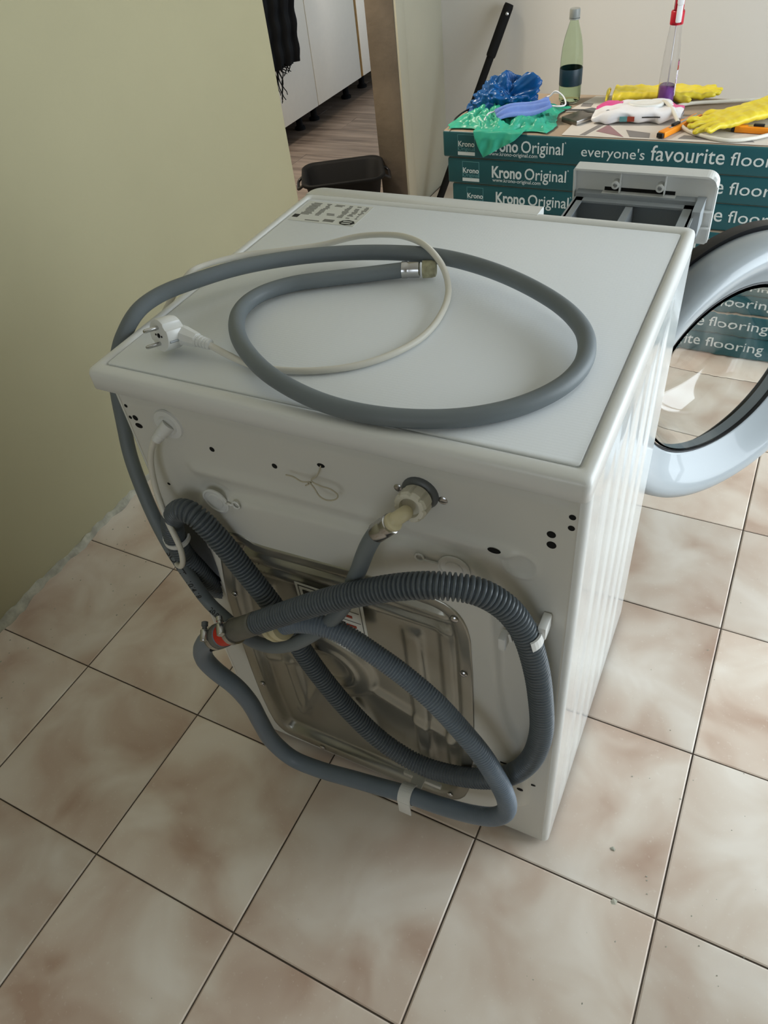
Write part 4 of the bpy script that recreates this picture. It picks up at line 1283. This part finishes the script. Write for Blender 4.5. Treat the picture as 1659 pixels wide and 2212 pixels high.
# black print running along the hose
def along_text(body, size, P, s0, off_dir, r, parent, name='print'):
    me = text_mesh(name, body, size, .0002)
    S = [0]
    for i in range(1, len(P)): S.append(S[-1] + (P[i] - P[i - 1]).length)
    for v in me.vertices:
        s = s0 + v.co.x; j = 0
        while j < len(S) - 2 and S[j + 1] < s: j += 1
        t = (s - S[j]) / (S[j + 1] - S[j]); p_ = P[j].lerp(P[j + 1], t); tg = (P[j + 1] - P[j]).normalized()
        od = Vector(off_dir); od = (od - tg * od.dot(tg)).normalized(); sd = od.cross(tg)
        ang = (v.co.y - size * .35) / r
        v.co = p_ + (od * math.cos(ang) + sd * math.sin(ang)) * (r + .0003 + v.co.z)
    me.materials.append(M_INKD); return link(name, me, None)
PH, _ = catmull(INLET_H, .004)
ph_rev = PH
S_ = [0]
for i in range(1, len(PH)): S_.append(S_[-1] + (PH[i] - PH[i - 1]).length)
def s_near(p):
    p = Vector(p); return S_[min(range(len(PH)), key=lambda i: (PH[i] - p).length)]
PR = PH[::-1]; TOT = S_[-1]
ip(along_text('SOFTT', .014, PR, TOT - s_near((.0214, -.005, .5511)), (.15, -.8, .55), .0098, IH))
ip(along_text('10/4.18', .012, PR, TOT - s_near((.0418, -.01, .5034)), (.15, -.8, .55), .0098, IH))
ip(along_text('20.0bar', .012, PR, TOT - s_near((.072, -.012, .449)), (.15, -.8, .55), .0098, IH))

# --- drain hose, corrugated
DRAIN = [(0.048, 0.05, 0.405), (0.040, 0.03, 0.432), (0.0365, 0.010, 0.5), (0.0335, 0.0, 0.545), (0.0415, -0.004, 0.600), (0.0640, -0.008, 0.6390), (0.0892, -0.012, 0.6582), (0.1066, -0.013, 0.6552), (0.1237, -0.012, 0.6332), (0.1386, -0.01, 0.6009), (0.1532, -0.008, 0.5643), (0.1802, -0.006, 0.5017), (0.196, -0.004, 0.4508), (0.2119, -0.004, 0.3944), (0.2365, -0.004, 0.3312), (0.2748, -0.004, 0.2605), (0.3257, -0.004, 0.2004), (0.3895, -0.004, 0.1739), (0.4629, -0.006, 0.1966), (0.5229, -0.006, 0.2421), (0.561, -0.006, 0.3121), (0.5772, -0.006, 0.4035), (0.572, -0.006, 0.5008), (0.5624, -0.006, 0.5644), (0.5491, -0.008, 0.6185), (0.5285, -0.014, 0.66), (0.4998, -0.024, 0.6862), (0.4626, -0.036, 0.6928), (0.4218, -0.044, 0.6826), (0.3697, -0.05, 0.6554), (0.3104, -0.055, 0.6166), (0.2505, -0.06, 0.5717), (0.2015, -0.065, 0.5346)]
DH = empty('drain_hose', (.04, .02, .43)); tag(DH, 'dark grey corrugated drain hose looping across the machine back', 'hose')
DINV = Matrix.Translation(-Vector(DH.location))
def dp(o): o.parent = DH; o.matrix_parent_inverse = DINV; return o
PD, LD = catmull(DRAIN, .00072)
def corr(s, L):
    f = s / L
    fine = sstep(f - .42, .02) * sstep(.64 - f, .03)
    # coarse pitch with a finer, flatter stretch round the lower right bend
    ph = s / .0056 * (1 - 0) + 0
    c = math.cos(2 * math.pi * ph)
    g = max(0.0, (-c - .05) / .95) ** .8          # groove weight
    return .0158 - (.0036 * (1 - .62 * fine)) * g - .0004 * (1 - c)
V, F = tube_geo(PD, corr, 16)
dp(link('corrugated_hose', mesh('corrugated_hose', V, F, True), M_CORR))
dp(lathe('cuff', [(.0150, -.004), (.0163, -.002), (.0163, .003), (.0158, .005), (.0164, .062), (.0150, .064)], (.2015, -.065, .5346), (-.76, -.03, -.62), M_GREYP if False else mat('dusty_grey_rubber', srgb(112, 110, 102), .6, var=.2, vscale=40), None, 28))
dp(c_clip('support_clip', (.0365, .0, .575), (.1, -.1, .98), .0162, (.3, .9, 0), .008))
# --- extension hose with clamps
EXT = [(0.1370, -0.068, 0.4815), (0.1226, -0.068, 0.4695), (0.0971, -0.067, 0.4439), (0.0748, -0.066, 0.4099), (0.0663, -0.064, 0.3758), (0.0741, -0.06, 0.3429), (0.0977, -0.056, 0.3088), (0.1107, -0.052, 0.2581), (0.1138, -0.05, 0.198), (0.1208, -0.048, 0.1365), (0.1519, -0.046, 0.0925), (0.2055, -0.044, 0.0889), (0.2713, -0.042, 0.1034), (0.3337, -0.04, 0.1168), (0.3761, -0.038, 0.125), (0.4336, -0.037, 0.1324), (0.4892, -0.037, 0.1505), (0.5263, -0.039, 0.1806), (0.5457, -0.042, 0.2271), (0.5436, -0.044, 0.2777), (0.527, -0.044, 0.3287), (0.5093, -0.044, 0.3704), (0.4831, -0.042, 0.4077), (0.4442, -0.038, 0.4513), (0.3989, -0.034, 0.484), (0.3552, -0.034, 0.5123), (0.3189, -0.036, 0.5344), (0.2882, -0.040, 0.5431), (0.2555, -0.044, 0.5375), (0.2305, -0.046, 0.5226)]
EH = empty('extension_hose', (.10, -.067, .44)); tag(EH, 'blue grey extension hose joined by a red ring and clipped along the machine foot', 'hose')
EINV = Matrix.Translation(-Vector(EH.location))
def ep(o): o.parent = EH; o.matrix_parent_inverse = EINV; return o
PE, LE = catmull(EXT, .00066)
def corr2(s, L):
    f = s / L
    fine = sstep(f - .60, .03)
    r0 = .0143 + .0030 * sstep(.045 - f, .02)
    c = math.cos(2 * math.pi * s / .0040)
    return r0 - .0020 * fine * max(0.0, -c)
V, F = tube_geo(PE, corr2, 16)
ep(link('hose', mesh('hose', V, F, True), M_EXT))
cd = Vector((.76, .03, .62)).normalized(); cc = Vector((.1370, -.068, .4815))
ep(lathe('rubber_end', [(.0165, -.030), (.0178, -.026), (.0178, -.004), (.0165, -.003)], cc, cd, MATS['dusty_grey_rubber'], None, 28))
ep(lathe('red_ring', [(.0155, -.005), (.0166, -.004), (.0166, .020), (.0155, .021)], cc, cd, M_RED, None, 28))
for k, h in enumerate((-.018, .029)):
    c = cc + cd * h
    band = ep(lathe('hose_clamp', [(.0160, -.0045), (.0186, -.0045), (.0186, .0045), (.0160, .0045)], c, cd, M_STEEL, None, 36, False, False))
    up = Vector((-.3, -.55, .75)); up = (up - cd * up.dot(cd)).normalized(); sd = cd.cross(up)
    pc = c + up * .0205
    b1 = lathe('clamp_housing', [(.0055, -.008), (.0062, -.007), (.0062, .007), (.0055, .008)], pc, sd if k == 0 else (sd + cd * .3), M_STEEL, None, 8); b1.parent = band
    b2 = lathe('clamp_screw', [(.0035, .008), (.0035, .013), (.0048, .013), (.0048, .019), (.003, .020)], pc, (sd if k == 0 else (sd + cd * .3)) * -1, M_STEEL if k else M_DGREY, None, 12); b2.parent = band
ep(lathe('end_coupling', [(.0150, .004), (.0205, .003), (.0215, -.001), (.0215, -.005), (.0190, -.006), (.0190, -.010), (.0215, -.011), (.0215, -.016), (.0190, -.017), (.0185, -.024), (.0135, -.025)], (.2305, -.046, .5226), (.8, .05, .52), M_BEIGE, None, 32))
# bottom clip holding the extension hose to the machine foot
cl = empty('foot_clip'); wp(cl); cl.matrix_parent_inverse = WINV
o_ = box('clip_plate', .345, .415, .006, .013, .085, .096, M_PLASTIC, None, .002); o_.parent = cl
cb = c_clip('clip_band', (.3770, -.0375, .1252), (1, .02, .12), .0152, (.0, .5, -.9), .022); cb.parent = cl
o_ = box('clip_arm', .366, .388, -.030, .010, .101, .1045, M_PLASTIC, None, .001); o_.parent = cl
o_ = box('clip_tongue', .366, .388, -.056, -.053, .090, .128, M_PLASTIC, None, .001); o_.parent = cl
# black tie under the joint
ep(tube('cable_tie', [(.118, -.085, .456), (.126, -.060, .440), (.140, -.045, .446), (.150, -.050, .462)], .0022, M_BLACK, None, .003, 8))

# --- power cable with plug
CORD = [(0.079, 0.016, 0.7715), (0.0735, 0.008, 0.7672), (0.0605, 0.004, 0.7489), (0.0455, 0.002, 0.7158), (0.0427, -0.005, 0.6722), (0.0563, -0.018, 0.6327), (0.0742, -0.03, 0.6014), (0.0713, -0.032, 0.5742), (0.050, -0.024, 0.5440), (0.028, -0.012, 0.5320), (0.0105, 0.004, 0.5410), (-0.0160, 0.0185, 0.580), (-0.0355, 0.0335, 0.624), (-0.0540, 0.0515, 0.662), (-0.060, 0.075, 0.71), (-0.048, 0.13, 0.77), (-0.030, 0.185, 0.825),
        (-0.0175, 0.2190, 0.850), (-0.0107, 0.2345, 0.858), (-0.0035, 0.2545, 0.8575), (0.0284, 0.2958, 0.8555), (0.0854, 0.3287, 0.855), (0.1323, 0.3532, 0.857), (0.1758, 0.3708, 0.865), (0.2194, 0.3711, 0.872), (0.2638, 0.3509, 0.882), (0.3064, 0.3215, 0.886), (0.335, 0.3005, 0.874), (0.3527, 0.2741, 0.86), (0.3628, 0.229, 0.855), (0.3615, 0.1771, 0.8535), (0.3439, 0.1338, 0.8535), (0.3146, 0.0999, 0.8535), (0.2743, 0.0771, 0.8535), (0.2326, 0.0661, 0.8535), (0.1957, 0.0653, 0.8535), (0.1634, 0.0711, 0.856), (0.1423, 0.072, 0.863), (.135, .0722, .866)]
PC = empty('power_cable', (.079, .016, .77)); tag(PC, 'white power cable with round two pin plug resting on the machine top', 'power cable')
PINV = Matrix.Translation(-Vector(PC.location))
def pp(o): o.parent = PC; o.matrix_parent_inverse = PINV; return o
pp(tube('cord', CORD, .0040, M_CORD, None, .004, 12))
sd_ = Vector((-.55, -.55, -.62)).normalized()
sr = pp(lathe('strain_relief', [(.0090, -.004), (.0088, .004), (.0080, .006), (.0086, .008), (.0076, .0105), (.0082, .0125), (.0070, .015), (.0076, .017), (.0064, .020), (.0066, .023), (.0050, .025)], (.082, .017, .7725), sd_, M_PLASTIC, None, 20))
# plug: round body, two pins, angled neck
pf = Vector((.0785, .0575, .8755)); pa = Vector((-.28, -.93, .21)).normalized()
PLG = empty('plug'); pp(PLG)
def pg(o): o.parent = PLG; return o
V, F = lathe_geo([(.0188, 0), (.0194, -.001), (.0194, -.020), (.0180, -.024), (.0150, -.026), (.001, -.0262)], pf, pa, 48, True, False)
a_, u_, w_ = basis(pa)
for k, v in enumerate(V):
    q = k % 48; i_ = k // 48
    if i_ <= 2:
        ang = 2 * math.pi * q / 48
        if q % 12 in (5, 6, 7) and (q // 12) % 2 == 0: V[k] = v - (u_ * math.cos(ang) + w_ * math.sin(ang)) * .0022
bm_ = bmesh.new(); me_ = mesh('t', V, F); bm_.from_mesh(me_)
pg(link('plug_body', bm_mesh(bm_, 'plug_body', True, 35), M_PLASTIC))
vert = Vector((0.0, .20, .97)); vert = (vert - pa * vert.dot(pa)).normalized()
for s in (-1, 1):
    pc_ = pf + vert * (.0095 * s)
    pg(lathe('pin', [(.0024, 0), (.0024, .0165), (.0016, .0185)], pc_, pa, M_STEEL, None, 14))
pg(lathe('earth_socket', [(.0028, 0), (.0028, .0006)], pf, pa, M_DARK, None, 14))
side = pa.cross(vert)
for s in (-1, 1):
    pg(lathe('earth_contact', [(.0013, 0), (.0013, .0006)], pf + side * .006 * s, pa, M_DARK, None, 8))
gs = pa.cross(vert) * (1 if pa.cross(vert).x > 0 else -1)
pg(lathe('earth_groove', [(.0016, -.002), (.0016, -.019)], pf + gs * .0188 - vert * .004, pa, M_GREYP, None, 8))
# neck block and ribbed strain relief
neck = [Vector((.086, .0740, .8700)), Vector((.103, .0745, .8695)), Vector((.121, .0724, .8680))]
v, f = tube_geo(neck, lambda s, L:   .0135 - .0050 * s / L, 8); pg(link('neck', mesh('neck', v, f, False), M_PLASTIC))
P_ = [Vector((.118, .0722, .8683)).lerp(Vector((.139, .0722, .8655)), k / 60) for k in range(61)]
v, f = tube_geo(P_, lambda s, L: (.0078 - .0018 * s / L) * (1.0 if (s / .0042) % 1 > .38 or s > L * .85 else .86), 14); pg(link('neck_ribs', mesh('neck_ribs', v, f, False), M_PLASTIC))
PLG.matrix_parent_inverse = PINV

# ================================================================== FLOOR CRUMBS
def crumbs():
    rg = random.Random(12); V = []; F = []
    spots = []
    for k in range(90):
        spots.append((rg.uniform(XL + .03, XL + .25) , rg.uniform(-.3, .6), rg.uniform(.0008, .0028)))
    for k in range(110):
        spots.append((rg.uniform(.62, 1.25), rg.uniform(-.45, .75), rg.uniform(.0005, .0018)))
    for k in range(40):
        spots.append((rg.uniform(-.5, .6), rg.uniform(-.5, -.12), rg.uniform(.0004, .0012)))
    spots += [(.72, -.02, .006), (.70, .06, .005), (.82, -.33, .004), (.86, -.30, .005), (.95, -.27, .003)]
    for (x, y, r) in spots:
        b = len(V); n = 5
        for k in range(n):
            a = 2 * math.pi * k / n + rg.random(); V.append((x + r * math.cos(a) * rg.uniform(.6, 1.2), y + r * math.sin(a) * rg.uniform(.6, 1.2), .0003))
        V.append((x + r * .2, y, .0003 + r * rg.uniform(.3, .7)))
        for k in range(n): F.append((b + k, b + (k + 1) % n, b + n))
    o = link('plaster_crumbs', mesh('plaster_crumbs', V, F), M_PLAST)
    tag(o, 'white plaster crumbs and dust specks scattered over the floor tiles', 'debris', None, 'stuff')
crumbs()
